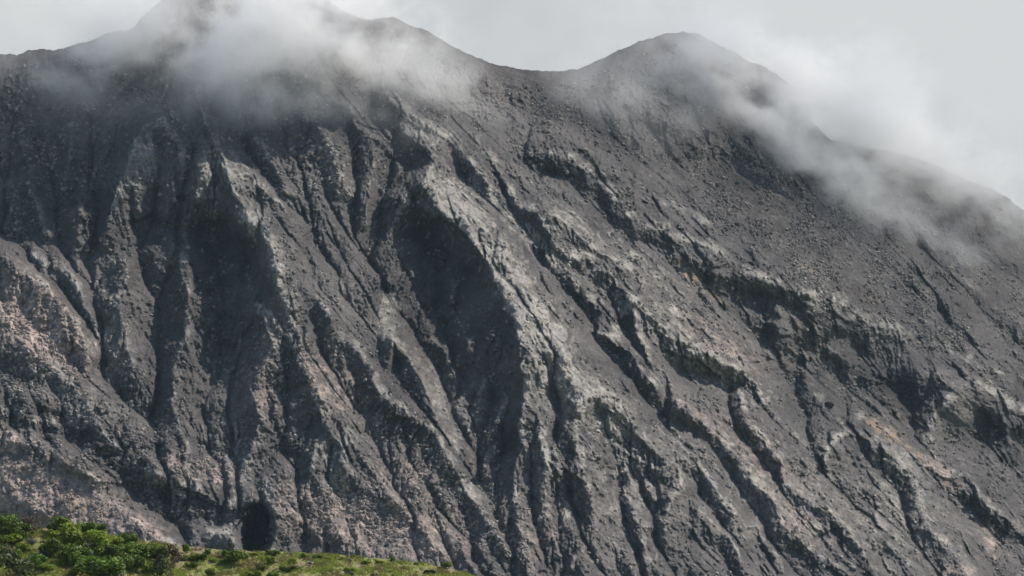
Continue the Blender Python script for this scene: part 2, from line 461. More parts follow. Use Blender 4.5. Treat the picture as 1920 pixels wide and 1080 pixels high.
def build_relief(step):
    us = np.arange(U0, U1 + 0.1, step); vs = np.arange(V0, V1 + 0.1, step)
    U, V = np.meshgrid(us, vs)
    # irregular crest lines
    WU = U + 7 * fbm(U / 150, V / 110, 21, 2) + 3.5 * fbm(U / 55, V / 55, 3, 4, 0.6) + 1.6 * fbm(U / 12, V / 12, 5, 3, 0.6)
    WV = V + 7 * fbm(U / 150, V / 110, 22, 2) + 3.5 * fbm(U / 55, V / 55, 4, 4, 0.6) + 1.6 * fbm(U / 12, V / 12, 6, 3, 0.6)
    D = 3 * fbm(U / 160, V / 160, 8, 3) + 0 * U
    lo = D.copy()
    # broad hollows of the flank
    for (u, v, ru, rv, dep) in [(825, 540, 110, 210, 46), (395, 540, 110, 170, 54), (120, 330, 160, 150, 26), (1600, 700, 150, 60, 50), (1360, 320, 130, 60, 26), (640, 300, 110, 120, 14), (900, 930, 70, 120, 20)]:
        lo = lo - dep * np.exp(-((U - u) / ru) ** 2 - ((V - v) / rv) ** 2)
    D = lo.copy()
    # irregular small ribs down the fall line, everywhere, broken and branching
    rib = along(U, V, 58, 300, 15, 4, 0.6)
    rib_amp = 7 * smooth_ground(U, V) * np.clip(0.7 + 0.9 * fbm(U / 190, V / 190, 16, 2), 0.1, 1.6) * sstep(40, 190, V - skyline(us)[None, :])
    hn = 1 + 0.07 * fbm(U / 40, V / 40, 12, 3)
    for pts, sl, sr, rnd in CRESTS:
        hm = max(p[2] for p in pts)
        reach = 1.75 * hm / max(min(sl, sr * 1.4), 0.4) + 60
        x0 = min(p[0] for p in pts) - reach; x1 = max(p[0] for p in pts) + reach
        y0 = min(p[1] for p in pts) - reach; y1 = max(p[1] for p in pts) + reach
        i0, i1 = np.searchsorted(vs, [y0, y1]); j0, j1 = np.searchsorted(us, [x0, x1])
        if i1 <= i0 or j1 <= j0:
            continue
        sub = (slice(i0, i1), slice(j0, j1))
        d, s, h = polyline(WU[sub], WV[sub], pts)
        ka = sl * 1.12 + 0.3 * np.clip((U[sub] - 700) / 1000, 0, 1); kb = max(sr * 1.6, 0.45)
        hf = 1.55 + 0.55 * sstep(880, 1050, U[sub]) - 0.75 * sstep(640, 1000, V[sub]) * sstep(250, 700, U[sub])
        ka = ka * np.clip(0.95 + 0.6 * fbm(U[sub] / 95, V[sub] / 95, 23, 2), 0.65, 1.25)
        k = kb + (ka - kb) * (0.5 - 0.5 * np.clip(s * 1.5, -1, 1))
        f = hf * h * hn[sub] - k * (np.sqrt(d * d + 0.2 * rnd * rnd) - 0.45 * rnd) - 0.012 * np.clip(d - 30, 0, None) ** 2 * np.clip(s * 2 + 0.5, 0, 1)
        # walls flatten out towards their foot
        f = np.where(f < 14, 14 * np.exp((f - 14) / 14.0) - 2, f)
        top = f + lo[sub]
        if step < 2:
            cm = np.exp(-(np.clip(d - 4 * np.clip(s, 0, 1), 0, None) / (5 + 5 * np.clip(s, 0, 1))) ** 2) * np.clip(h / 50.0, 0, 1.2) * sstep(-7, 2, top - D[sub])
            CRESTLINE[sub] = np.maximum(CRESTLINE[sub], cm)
        D[sub] = np.maximum(D[sub], top)
    sm = smooth_ground(U, V) * (0.45 + 0.55 * sstep(450, 800, U)) * sstep(30, 150, V - skyline(us)[None, :])
    D = np.maximum(D, lo + 46 * saw_ribs(U, V, 88, 0.95, 501) * sm * np.clip(0.55 + 1.1 * fbm(U / 170, V / 150, 503, 3), 0.05, 1.3))
    D = D + (15 + 12 * sstep(850, 1100, U)) * saw_ribs(U, V, 37, 0.8, 505) * sm * np.clip(0.45 + 0.2 * sstep(850, 1100, U) + 1.2 * fbm(U / 80, V / 90, 507, 3), 0.0, 1.3)
    D = D + rib_amp * rib
    for pts, dep, run, mouth in SCARPS:
        reach = run * 3
        x0 = min(p[0] for p in pts) - reach; x1 = max(p[0] for p in pts) + reach
        y0 = min(p[1] for p in pts) - reach; y1 = max(p[1] for p in pts) + reach
        i0, i1 = np.searchsorted(vs, [y0, y1]); j0, j1 = np.searchsorted(us, [x0, x1])
        sub = (slice(i0, i1), slice(j0, j1))
        d, s, h = polyline(WU[sub], WV[sub], pts)
        inside = np.clip(-s * 1.3, 0, 1)
        D[sub] -= dep * inside * sstep(0, mouth * 1.6, d) * np.exp(-(d / run) ** 1.5)
    # the cave at the foot
    g = np.abs((WU - 478 - 5 * np.sin(WV / 17.0)) / (17 + 5 * sstep(960, 1010, WV))) ** 3 + np.abs((WV - 998) / 45) ** 3 + 0.5 * fbm(U / 13, V / 16, 26, 3, 0.6)
    D -= 260 * (1 - sstep(0.75, 1.15, g)) * (V > 930)
    return us, vs, U, V, D


def erode(D, U, V, step, iters, k, m, hmax, kd, seed):
    B = base_depth(U, V)
    D0 = D.copy()
    nr, nc = D.shape
    cols = np.arange(nc, dtype=float)
    rain = (1 + 0.5 * noise(U / (12 * step), V / (12 * step), seed)) * sstep(0, 60, V - skyline(U[0])[None, :])
    kk = k * np.clip(0.6 + 1.0 * fbm(U / 110, V / 110, seed + 5, 3), 0.08, 1.6) * smooth_ground(U, V)
    for it in range(iters):
        Y = B - D
        yx = np.gradient(Y, step, axis=1); yz = -np.gradient(Y, step, axis=0)
        dx = np.clip(yx * np.clip(yz, 0.15, 4) / (1 + yx * yx), -2.2, 2.2)
        A = np.zeros_like(D)
        cur = rain[0].copy()
        A[0] = cur
        for i in range(nr - 1):
            x = np.clip(cols + dx[i], 0, nc - 1.001)
            ix = x.astype(int); f = x - ix
            nxt = np.bincount(ix, cur * (1 - f), nc) + np.bincount(ix + 1, cur * f, nc)
            cur = nxt + rain[i + 1]
            cur = np.minimum(cur, 4000)
            A[i + 1] = cur
        E = kk * (np.maximum(A * step / 6.0 - 1.5, 0)) ** m
        room = np.clip(1 - (D0 - D) / hmax, 0, 1)
        D = D - np.minimum(E * room, 1.2 * step)
        D = D + kd * (blur(D) - D)
    return D, A


us, vs, U, V, D = build_relief(6.0)
D0c = D.copy()
D, _ = erode(D + 6 * fbm(U / 70, V / 70, 41, 3), U, V, 6.0, 50, 0.07, 0.42, 18, 0.05, 1)
dD = D - D0c
us2, vs2, U, V, D = build_relief(3.0)
D = D + resize(dD, 6.0, 6.0, us2, vs2, U0, V0)
D1 = D.copy()
D, _ = erode(D + 0.8 * noise(U / 9, V / 9, 43), U, V, 3.0, 30, 0.10, 0.45, 12, 0.04, 2)
dD = resize(dD, 6.0, 6.0, us2, vs2, U0, V0) + (D - D1)
us3, vs3, U, V, D = build_relief(STEP)
D = D + resize(dD, 3.0, 3.0, us3, vs3, U0, V0)
D, FLOW = erode(D + 0.5 * noise(U / 4.5, V / 4.5, 47), U, V, STEP, 14, 0.12, 0.45, 8, 0.02, 3)

# zones of ground cover: deposits, paler crests, and shade painted into walls and hollows
gx = np.gradient(D, STEP, axis=1); gy = np.gradient(D, STEP, axis=0)
Db = blur(D, 12)
convex = np.clip((D - Db) / 3.0, -1, 1)


def blob(u, v, ru, rv, ang=0.0, p=2.0):
    c, s = math.cos(math.radians(ang)), math.sin(math.radians(ang))
    du = U - u; dv = V - v
    a = (c * du + s * dv) / ru; b = (-s * du + c * dv) / rv
    return np.exp(-(a * a + b * b) ** (p / 2))


ash = np.zeros_like(D)
for (u, v, ru, rv, a, w) in [(262, 310, 32, 70, 12, 1.0), (390, 320, 24, 60, 10, .7), (425, 330, 40, 55, 40, .8), (480, 430, 60, 26, 58, 1.0), (515, 500, 24, 60, -6, 1.0), (545, 580, 26, 40, 0, .7),
                             (860, 400, 125, 45, 52, 1.25), (930, 490, 100, 44, 52, 1.3), (1010, 610, 95, 38, 50, 1.5), (1060, 720, 90, 50, 55, 1.2), (1130, 770, 90, 50, 50, .9),
                             (790, 240, 90, 26, 45, .7), (890, 330, 90, 25, 52, .7), (1000, 450, 90, 25, 45, .7), (1080, 420, 100, 22, 38, .6), (1200, 500, 120, 30, 38, .6), (1270, 440, 110, 14, 25, .6),
                             (1230, 600, 70, 40, 35, .7), (1330, 680, 120, 45, 35, .75), (1430, 745, 30, 20, 0, .9), (1560, 700, 90, 22, 32, .5), (1120, 520, 40, 30, 20, .5),
                             (1690, 860, 60, 24, 40, .9), (1660, 850, 60, 60, 0, .4), (1640, 605, 160, 14, 24, .5), (1800, 760, 80, 30, 20, .3), (1200, 900, 160, 130, 0, .55), (1450, 930, 160, 120, 0, .45), (1680, 960, 140, 110, 0, .5),
                             (1720, 1000, 40, 60, 0, .5), (215, 640, 50, 70, 0, .6), (450, 850, 24, 60, 0, .8), (620, 870, 30, 70, -10, .6), (430, 860, 60, 60, 0, .3), (725, 600, 20, 55, 0, .9), (735, 565, 26, 24, 0, .8),
                             (810, 720, 24, 90, -22, .7), (850, 830, 16, 40, 0, .8), (405, 1015, 34, 26, 0, .45), (660, 360, 26, 18, 0, .6), (1250, 880, 60, 30, 0, .5), (360, 545, 26, 40, 0, .3), (500, 650, 30, 60, 0, .4), (1000, 860, 60, 110, 0, .4)]:
    ash = np.maximum(ash, w * blob(u, v, ru, rv, a, 3.0))
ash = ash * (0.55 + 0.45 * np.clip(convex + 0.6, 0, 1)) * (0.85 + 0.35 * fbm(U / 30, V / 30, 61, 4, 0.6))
ash = np.maximum(ash, 0.62 * CRESTLINE * np.clip(0.6 + 1.1 * fbm(U / 50, V / 50, 64, 4, 0.65), 0.05, 1.5) * sstep(60, 200, V - skyline(UU)[None, :]))  # paler band along crest lines, wider on their right side
ash = np.clip(ash + 0.4 * sstep(0.25, 1.0, convex) * (0.6 + 0.6 * fbm(U / 45, V / 45, 62, 3, 0.6)), 0, 1.3)  # convex ground made paler
scour = np.clip(np.abs(gx) - 1.2, 0, 1.5) / 1.5           # steep walls: darker bedrock, with their shade put into the colour
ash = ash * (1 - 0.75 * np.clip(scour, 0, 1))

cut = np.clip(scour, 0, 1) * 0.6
for (u, v, ru, rv, a, w) in [(800, 560, 130, 220, 0, .8), (370, 570, 140, 190, 0, .75), (120, 330, 170, 180, 0, .6), (1640, 730, 170, 70, 25, .8), (1380, 330, 150, 70, 35, .8), (1560, 500, 120, 30, 33, .6), (250, 915, 130, 34, 24, 1.0), (60, 775, 120, 30, 8, 1.0), (190, 830, 90, 30, 32, 1.0), (310, 900, 70, 26, 25, 1.0), (400, 935, 80, 20, 15, .9), (280, 945, 60, 30, 30, .9), (570, 1010, 70, 40, 0, .5), (477, 998, 26, 46, 0, 1.0), (1640, 725, 150, 55, 22, 1.0), (870, 480, 50, 90, -20, .9), (300, 440, 50, 50, 0, .9), (455, 490, 50, 60, 0, .9)]:  # shade of hollows and cave darkened into the rock; ledge is dark lava
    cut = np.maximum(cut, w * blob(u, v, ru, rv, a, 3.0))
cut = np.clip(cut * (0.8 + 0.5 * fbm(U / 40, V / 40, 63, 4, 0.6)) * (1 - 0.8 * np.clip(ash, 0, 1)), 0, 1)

pink = np.zeros_like(D)
for (u, v, ru, rv, a, w) in [(60, 600, 120, 60, 42, 1.0), (110, 640, 70, 40, 40, .8), (20, 560, 60, 60, 0, .6), (70, 930, 180, 70, 12, .9), (170, 965, 80, 26, 40, .9), (260, 1000, 70, 40, 35, .7), (10, 830, 40, 30, 0, .8), (30, 1000, 160, 50, 0, .7),
                             (640, 990, 140, 60, 22, .5), (790, 1000, 110, 60, 35, .55), (560, 950, 60, 60, 0, .4), (480, 720, 50, 80, 0, .35), (520, 640, 40, 60, 0, .3), (760, 900, 70, 60, 30, .4), (620, 720, 90, 40, 45, .45), (400, 890, 50, 30, 0, .4), (330, 870, 40, 20, 30, .4),
                             (1000, 1010, 60, 80, 0, .3), (1080, 1010, 60, 80, 0, .2), (1350, 640, 100, 30, 35, .4), (1420, 850, 120, 40, 45, .35), (1480, 960, 100, 30, 40, .35), (1310, 790, 100, 20, 40, .3), (1770, 890, 60, 16, 40, .6), (1850, 1000, 16, 60, -20, .5), (1790, 1070, 40, 12, 0, .6)]:
    pink = np.maximum(pink, w * blob(u, v, ru, rv, a, 3.0))
pink = np.clip(pink * (1 - 0.8 * np.clip(cut - 0.3, 0, 1)) * (0.8 + 0.5 * fbm(U / 22, V / 22, 67, 4, 0.65)), 0, 1)
ochre = np.zeros_like(D)
for (u, v, ru, rv, a, w) in [(1290, 510, 44, 10, 38, .8), (1335, 550, 40, 9, 38, .6), (1660, 808, 44, 12, 33, 1.0), (1720, 850, 40, 9, 36, .6), (1510, 500, 50, 10, 35, .4), (1620, 555, 60, 9, 28, .35), (1725, 640, 30, 9, 20, .3), (10, 300, 40, 60, 0, .35), (150, 270, 30, 40, 0, .25), (170, 240, 60, 30, 0, .2),
                             (150, 945, 50, 16, 30, .6), (170, 985, 26, 16, 40, .8)]:
    ochre = np.maximum(ochre, w * blob(u, v, ru, rv, a, 3.0))
ochre = np.clip(ochre * (0.7 + 0.7 * fbm(U / 16, V / 16, 71, 4, 0.6)), 0, 1)

rough = np.full(D.shape, 0.45)                            # how stony the ground is
for (u, v, ru, rv, a, w) in [(1480, 430, 260, 110, 35, 1.0), (1700, 560, 220, 70, 35, .9), (1150, 240, 220, 70, 32, .8), (1000, 200, 160, 60, 30, .7), (620, 330, 110, 90, 30, .9), (330, 280, 60, 60, 0, .6), (100, 300, 160, 130, 0, .7), (60, 620, 140, 90, 30, 1.0),
                             (150, 800, 220, 90, 25, 1.5), (300, 900, 150, 60, 30, 1.4), (560, 960, 120, 80, 0, 1.1), (650, 950, 200, 100, 20, .8), (100, 960, 200, 70, 20, .6), (840, 940, 120, 90, 40, .9), (950, 990, 90, 70, 20, 1.1), (750, 800, 120, 90, 40, .7), (540, 680, 140, 90, 40, .7), (1300, 620, 120, 60, 30, .7), (1850, 900, 80, 120, 0, .6), (400, 870, 80, 70, 0, 1.0)]:
    rough = np.maximum(rough, w * blob(u, v, ru, rv, a, 3.0) + 0.45 * (w < 0.45))
rough = rough * (1 - 0.45 * np.clip(ash, 0, 1))

warp0 = 10 * fbm(U / 60, V / 60, 80, 3)
# bedding that shows in the cut walls, fluting down the slope, boulders and grit
warp = 10 * fbm(U / 90, V / 90, 81, 3)
bed = ridged((V - 0.42 * U + warp) / 17.0, U / 260.0, 83, 3, 0.6)
bed_w = 0.25 + 0.9 * np.clip(scour, 0, 1) + 1.5 * (blob(1820, 840, 140, 110, 0, 4) + blob(1620, 940, 110, 110, 0, 4)) + 0.8 * blob(1640, 720, 170, 70, 25, 4) + 0.6 * blob(770, 540, 110, 100, 0, 4)
D = D + 1.1 * bed * np.clip(bed_w, 0, 2.2)
crag_w = np.clip(0.95 + 0.9 * fbm(U / 120, V / 120, 97, 3), 0.4, 1.9) * (0.3 + 0.7 * smooth_ground(U, V))
wq = 9 * fbm(U / 40, V / 40, 98, 3, 0.6)
th = np.radians(flow_angle(U, V) * 0.8)
ct, st_ = np.cos(np.radians(35.0)), np.sin(np.radians(35.0))
right_w = sstep(500, 900, U)
ua = U * (1 - right_w) + (U * ct - V * st_) * right_w; va = V * (1 - right_w) + (U * st_ + V * ct) * right_w
big = ridged((ua + wq) / 66, (va + wq) / 118, 131, 3, 0.55)
D = D + 5.5 * crag_w * big
crag = ridged((ua + wq) / 29, (va - 0.8 * wq) / 40, 99, 5, 0.62)
D = D + 5.0 * crag_w * crag
crag2 = ridged((ua + 0.6 * wq) / 13, (va + 0.5 * wq) / 17, 133, 3, 0.6)
D = D + 2.2 * crag_w * crag2
ledge = ridged((V + 0.35 * U + 1.6 * warp0) / 10.0, (U - 0.35 * V) / 70.0, 93, 3, 0.6)
D = D + 1.3 * crag_w * ledge * np.clip(0.4 + fbm(U / 70, V / 70, 94, 2), 0, 1.3)
streak = along(U, V, 13, 150, 95, 3, 0.6)
D = D + (1.5 + 1.4 * sstep(850, 1150, U)) * streak * smooth_ground(U, V) * np.clip(0.7 + 0.8 * fbm(U / 130, V / 130, 96, 2), 0.1, 1.5)
chute = np.clip(blob(733, 575, 17, 34, 8, 4) + blob(722, 620, 15, 36, 8, 4) + blob(706, 664, 26, 18, -12, 4) + blob(775, 665, 20, 12, 30, 4) + blob(800, 700, 17, 50, -24, 4) + blob(835, 775, 15, 50, -20, 4) + blob(855, 835, 11, 30, -5, 4), 0, 1)
Dco = blur(D[::6, ::6], 10)
Dco = resize(Dco, STEP * 6, STEP * 6, UU, VV, U0, V0)
D = D + chute * (Dco - 5 - D)
fd, fs, fh = polyline(U + 2.5 * fbm(U / 12, V / 12, 27, 3), V + 2.5 * fbm(U / 12, V / 12, 28, 3), [(727, 690, 16), (737, 637, 50), (746, 655, 40), (763, 668, 46), (776, 692, 40), (794, 722, 36), (806, 752, 30), (822, 790, 20)])
D = np.maximum(D, Dco + fh - np.where(fs < 0, 2.3, 1.7) * fd)
lump = fbm(U / 22 + 0.6 * fbm(U / 50, V / 50, 90, 2), V / 34, 91, 4, 0.55)
lump_w = 0.5 + 1.6 * blob(1180, 860, 190, 170, 0, 4) + 1.2 * blob(1480, 950, 240, 120, 0, 4)
D = D + 2.4 * lump * lump_w
blocky = np.clip(rough - 0.7, 0, 1)
c1, r1 = cells(U / 26, V / 20, 101)
D = D + blocky * 12 * (r1 - 0.5) * sstep(0.75, 0.45, c1)
c2, r2 = cells(U / 11, V / 9, 103)
D = D + (rough ** 1.5) * 4.5 * np.clip(r2 - 0.35, 0, 1) * sstep(0.6, 0.2, c2)
c3, r3 = cells(U / 5.2, V / 4.6, 107)
D = D + rough * 4.5 * np.clip(r3 - 0.3, 0, 1) * sstep(0.55, 0.15, c3)
D = D + (0.35 + 0.8 * rough) * (1.7 * fbm(U / 5.5, V / 5.5, 109, 3, 0.75) + 3.0 * fbm(U / 13, V / 13, 119, 2, 0.7))

SKY = skyline(UU) + 2.6 * fbm(UU / 34, UU * 0 + 3.3, 113, 5, 0.65)
Vs = np.maximum(V, SKY[None, :])
# the relief dies out on the rounded crest
edge = sstep(0, 70, V - SKY[None, :])
Dm = D * (0.25 + 0.75 * edge)
depth_units = base_depth(U, Vs) - Dm + 26 * np.exp(-(Vs - SKY[None, :]) / 16.0)
isky = np.clip(((SKY - V0) / STEP).astype(int) + 1, 0, len(VV) - 1)
dsky = depth_units[isky, np.arange(len(UU))]
back = np.maximum(SKY[None, :] - V, 0)
depth_units = np.where(back > 0, dsky[None, :], depth_units)
DEPTH = Y_FOOT + M_PX * depth_units
P = point_at(U, Vs, DEPTH)
P[..., 1] += back * M_PX * 1.6
P[..., 2] -= back * M_PX * 1.1
# apron: from below the picture down to the plain, and the hidden far side down to it
def soften(row, n):
    q = row.copy()
    ker = np.hanning(n + 2)[1:-1]; ker /= ker.sum()
    for c in range(3):
        q[:, c] = np.convolve(np.pad(row[:, c], n // 2, mode='edge'), ker, 'valid')[:len(row)]
    return q


sk = []
for k in range(1, 13):
    q = soften(P[-1], 24 * k + 1)
    z0 = q[:, 2].copy()
    q[:, 2] = z0 + (-6.0 - z0) * (k / 12.0)
    q[:, 1] = q[:, 1] - (k / 12.0) * (z0 + 6.0) * (1.5 + 0.12 * fbm(UU / 70, UU * 0 + 0.5 * k, 401, 4, 0.6))
    q[:, 0] += 2.0 * fbm(UU / 40, UU * 0 + 0.7 * k, 402, 3)
    sk.append(q)
far = []
for k in range(6, 0, -1):
    q = P[0].copy()
    q[:, 2] = P[0][:, 2] + (-6.0 - P[0][:, 2]) * (k / 6.0)
    q[:, 1] = P[0][:, 1] + (k / 6.0) * (P[0][:, 2] + 6.0) * 1.4
    far.append(q)
nfar = len(far)
ALL = np.concatenate([np.stack(far), P, np.stack(sk)], 0)
# the flanks beyond the surveyed part fall away on both sides
NS = 14


def flank(col, sgn, drop):
    out = []
    for k in range(1, NS + 1):
        t = k / NS
        q = col.copy()
        q[:, 0] += sgn * 620.0 * t
        q[:, 1] += 260.0 * t * t + 9 * fbm(col[:, 2] / 40, col[:, 2] * 0 + 3 * t, 405, 4, 0.6)
        q[:, 2] = np.maximum(-6.0, col[:, 2] - drop * (col[:, 2].max() + 6) * t * (0.8 + 0.2 * t) + 6 * fbm(col[:, 1] / 50, col[:, 1] * 0 + 2 * t, 407, 3))
        out.append(q)
    return out


lf = flank(ALL[:, 0], -1, 0.9)[::-1]; rf = flank(ALL[:, -1], 1, 1.0)
ALL = np.concatenate([np.stack(lf, 1), ALL, np.stack(rf, 1)], 1)


def pad_rows(a):
    a = np.concatenate([np.repeat(a[:1], nfar, 0), a, np.repeat(a[-1:], len(sk), 0)], 0)
    return np.concatenate([np.repeat(a[:, :1], NS, 1), a, np.repeat(a[:, -1:], NS, 1)], 1)


me = mesh_arrays('volcano', ALL.reshape(-1, 3), grid_faces(ALL.shape[0], ALL.shape[1]))
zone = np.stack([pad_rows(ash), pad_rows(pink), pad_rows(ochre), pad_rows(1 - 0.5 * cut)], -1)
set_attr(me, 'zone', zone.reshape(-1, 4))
set_attr(me, 'stony', pad_rows(rough).ravel())


def surface_at(u, v):
    """point on the volcano for survey position u, v"""
    j = int(round((u - U0) / STEP)); i = int(round((v - V0) / STEP))
    return P[min(max(i, 0), P.shape[0] - 1), min(max(j, 0), P.shape[1] - 1)]


def rock_material(name, boulder=False):
    m = bpy.data.materials.new(name)
    m.use_nodes = True
    t = m.node_tree
    t.nodes.clear()
    out = node(t, 'ShaderNodeOutputMaterial')
    bs = node(t, 'ShaderNodeBsdfPrincipled', i_Roughness=0.95)
    bs.inputs['Specular IOR Level'].default_value = 0.12
    wire(t, bs.outputs[0], out.inputs[0])
    geo = node(t, 'ShaderNodeNewGeometry')
    zn = node(t, 'ShaderNodeAttribute', attribute_name='zone')
    sep = node(t, 'ShaderNodeSeparateColor')
    wire(t, zn.outputs['Color'], sep.inputs[0])
    n_big = node(t, 'ShaderNodeTexNoise', i_Scale=0.03, i_Detail=5.0, i_Roughness=0.6)
    n_mid = node(t, 'ShaderNodeTexNoise', i_Scale=0.25, i_Detail=5.0, i_Roughness=0.65)
    n_fin = node(t, 'ShaderNodeTexNoise', i_Scale=1.6, i_Detail=3.0, i_Roughness=0.7)
    for n in (n_big, n_mid, n_fin):
        wire(t, geo.outputs['Position'], n.inputs['Vector'])
    # bedrock: purplish and neutral greys
    r1 = node(t, 'ShaderNodeValToRGB')
    r1.color_ramp.elements[0].position = 0.34; r1.color_ramp.elements[0].color = (0.076, 0.0715, 0.0725, 1)
    r1.color_ramp.elements[1].position = 0.66; r1.color_ramp.elements[1].color = (0.147, 0.137, 0.131, 1)
    wire(t, n_big.outputs['Fac'], r1.inputs[0])
    # ash veneer
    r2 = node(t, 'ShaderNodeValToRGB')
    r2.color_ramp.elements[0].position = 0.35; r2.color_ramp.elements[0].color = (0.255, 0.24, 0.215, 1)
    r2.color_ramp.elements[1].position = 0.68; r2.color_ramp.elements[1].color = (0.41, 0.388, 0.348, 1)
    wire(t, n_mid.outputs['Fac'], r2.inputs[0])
    # break the edge of each cover with noise
    def edged(sock, lo, hi):
        ad = node(t, 'ShaderNodeMath', operation='MULTIPLY_ADD', i_1=0.7, i_2=-0.35)
        wire(t, n_mid.outputs['Fac'], ad.inputs[0])
        sm = node(t, 'ShaderNodeMath', operation='ADD')
        wire(t, sock, sm.inputs[0]); wire(t, ad.outputs[0], sm.inputs[1])
        mr = node(t, 'ShaderNodeMapRange', i_1=lo, i_2=hi, i_3=0.0, i_4=1.0, interpolation_type='SMOOTHSTEP')
        wire(t, sm.outputs[0], mr.inputs[0])
        return mr.outputs[0]
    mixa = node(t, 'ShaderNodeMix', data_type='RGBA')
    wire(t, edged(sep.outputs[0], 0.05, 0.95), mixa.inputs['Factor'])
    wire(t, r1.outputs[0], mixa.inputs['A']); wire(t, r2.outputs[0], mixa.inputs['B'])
    mixp = node(t, 'ShaderNodeMix', data_type='RGBA')
    wire(t, edged(sep.outputs[1], 0.0, 0.8), mixp.inputs['Factor'])
    r3 = node(t, 'ShaderNodeValToRGB')
    r3.color_ramp.elements[0].position = 0.35; r3.color_ramp.elements[0].color = (0.27, 0.222, 0.198, 1)
    r3.color_ramp.elements[1].position = 0.66; r3.color_ramp.elements[1].color = (0.46, 0.365, 0.315, 1)
    wire(t, n_mid.outputs['Fac'], r3.inputs[0])
    wire(t, mixa.outputs['Result'], mixp.inputs['A']); wire(t, r3.outputs[0], mixp.inputs['B'])
    mixo = node(t, 'ShaderNodeMix', data_type='RGBA', i_7=(0.32, 0.245, 0.17, 1))
    wire(t, edged(sep.outputs[2], 0.1, 0.8), mixo.inputs['Factor'])
    wire(t, mixp.outputs['Result'], mixo.inputs['A'])
    # stones: each cell its own tone
    vor = node(t, 'ShaderNodeTexVoronoi', i_Scale=0.85, i_Randomness=1.0)
    wire(t, geo.outputs['Position'], vor.inputs['Vector'])
    vs_ = node(t, 'ShaderNodeSeparateColor')
    wire(t, vor.outputs['Color'], vs_.inputs[0])
    vr = node(t, 'ShaderNodeMapRange', i_1=0.55, i_2=1.0, i_3=0.86, i_4=1.55)
    wire(t, vs_.outputs[0], vr.inputs[0])
    st = node(t, 'ShaderNodeAttribute', attribute_name='stony')
    stm = node(t, 'ShaderNodeMath', operation='MULTIPLY', i_1=0.9, use_clamp=True)
    wire(t, st.outputs['Fac'], stm.inputs[0])
    mm = node(t, 'ShaderNodeMapRange', i_1=0.3, i_2=0.7, i_3=0.7, i_4=1.3)
    wire(t, n_mid.outputs['Fac'], mm.inputs[0])
    vm = node(t, 'ShaderNodeMath', operation='MULTIPLY')
    wire(t, vr.outputs[0], vm.inputs[0]); wire(t, mm.outputs[0], vm.inputs[1])
    one = node(t, 'ShaderNodeMix', data_type='FLOAT', i_2=1.0)
    wire(t, stm.outputs[0], one.inputs['Factor']); wire(t, vm.outputs[0], one.inputs['B'])
    fr = node(t, 'ShaderNodeMapRange', i_1=0.25, i_2=0.75, i_3=0.56, i_4=1.5)
    wire(t, n_fin.outputs['Fac'], fr.inputs[0])
    m1 = node(t, 'ShaderNodeMath', operation='MULTIPLY')
    wire(t, one.outputs['Result'], m1.inputs[0]); wire(t, fr.outputs[0], m1.inputs[1])
    sc = node(t, 'ShaderNodeVectorMath', operation='SCALE')
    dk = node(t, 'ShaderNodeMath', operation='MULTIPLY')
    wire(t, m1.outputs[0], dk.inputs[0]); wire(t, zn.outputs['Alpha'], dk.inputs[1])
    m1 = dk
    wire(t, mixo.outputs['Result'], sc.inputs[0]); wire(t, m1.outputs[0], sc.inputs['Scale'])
    wire(t, sc.outputs[0], bs.inputs['Base Color'])
    bp = node(t, 'ShaderNodeBump', i_Strength=0.9, i_Distance=1.3)
    wire(t, n_fin.outputs['Fac'], bp.inputs['Height'])
    wire(t, bp.outputs[0], bs.inputs['Normal'])
    return m


ROCK = rock_material('volcanic_rock')
volcano = link('mountain', me, ROCK)
tag(volcano, kind='structure')

# ------------------------------------------------------------------ loose rock on the slopes
def ico(sub):
    p = (1 + 5 ** 0.5) / 2
    v = np.array([(-1, p, 0), (1, p, 0), (-1, -p, 0), (1, -p, 0), (0, -1, p), (0, 1, p), (0, -1, -p), (0, 1, -p), (p, 0, -1), (p, 0, 1), (-p, 0, -1), (-p, 0, 1)], float)
    f = [(0, 11, 5), (0, 5, 1), (0, 1, 7), (0, 7, 10), (0, 10, 11), (1, 5, 9), (5, 11, 4), (11, 10, 2), (10, 7, 6), (7, 1, 8), (3, 9, 4), (3, 4, 2), (3, 2, 6), (3, 6, 8), (3, 8, 9), (4, 9, 5), (2, 4, 11), (6, 2, 10), (8, 6, 7), (9, 8, 1)]
    v = [x / np.linalg.norm(x) for x in v]
    for _ in range(sub):
        nf = []; cache = {}

        def mid(a, b):
            k = (min(a, b), max(a, b))
            if k not in cache:
                m = v[a] + v[b]; v.append(m / np.linalg.norm(m)); cache[k] = len(v) - 1
            return cache[k]
        for a, b, c in f:
            x, y, z = mid(a, b), mid(b, c), mid(c, a)
            nf += [(a, x, z), (b, y, x), (c, z, y), (x, y, z)]
        f = nf
    return np.array(v), np.array(f)


def rock_shape(seed, sub):
    """an angular block: a ball cut by random planes"""
    r = np.random.default_rng(seed)
    v, f = ico(sub)
    v = v.copy()
    for _ in range(9):
        n = r.normal(size=3); n /= np.linalg.norm(n)
        h = r.uniform(0.45, 0.85)
        d = v @ n
        v = v - np.outer(np.clip(d - h, 0, None), n)
    v *= r.uniform(0.65, 1.2, size=3)
    v += r.normal(scale=0.035, size=v.shape)
    return v, f


def rand_rot(r, n):
    q = r.normal(size=(n, 4)); q /= np.linalg.norm(q, axis=1)[:, None]
    w, x, y, z = q.T
    return np.stack([np.stack([1 - 2 * (y * y + z * z), 2 * (x * y - z * w), 2 * (x * z + y * w)], -1),
                     np.stack([2 * (x * y + z * w), 1 - 2 * (x * x + z * z), 2 * (y * z - x * w)], -1),
                     np.stack([2 * (x * z - y * w), 2 * (y * z + x * w), 1 - 2 * (x * x + y * y)], -1)], 1)


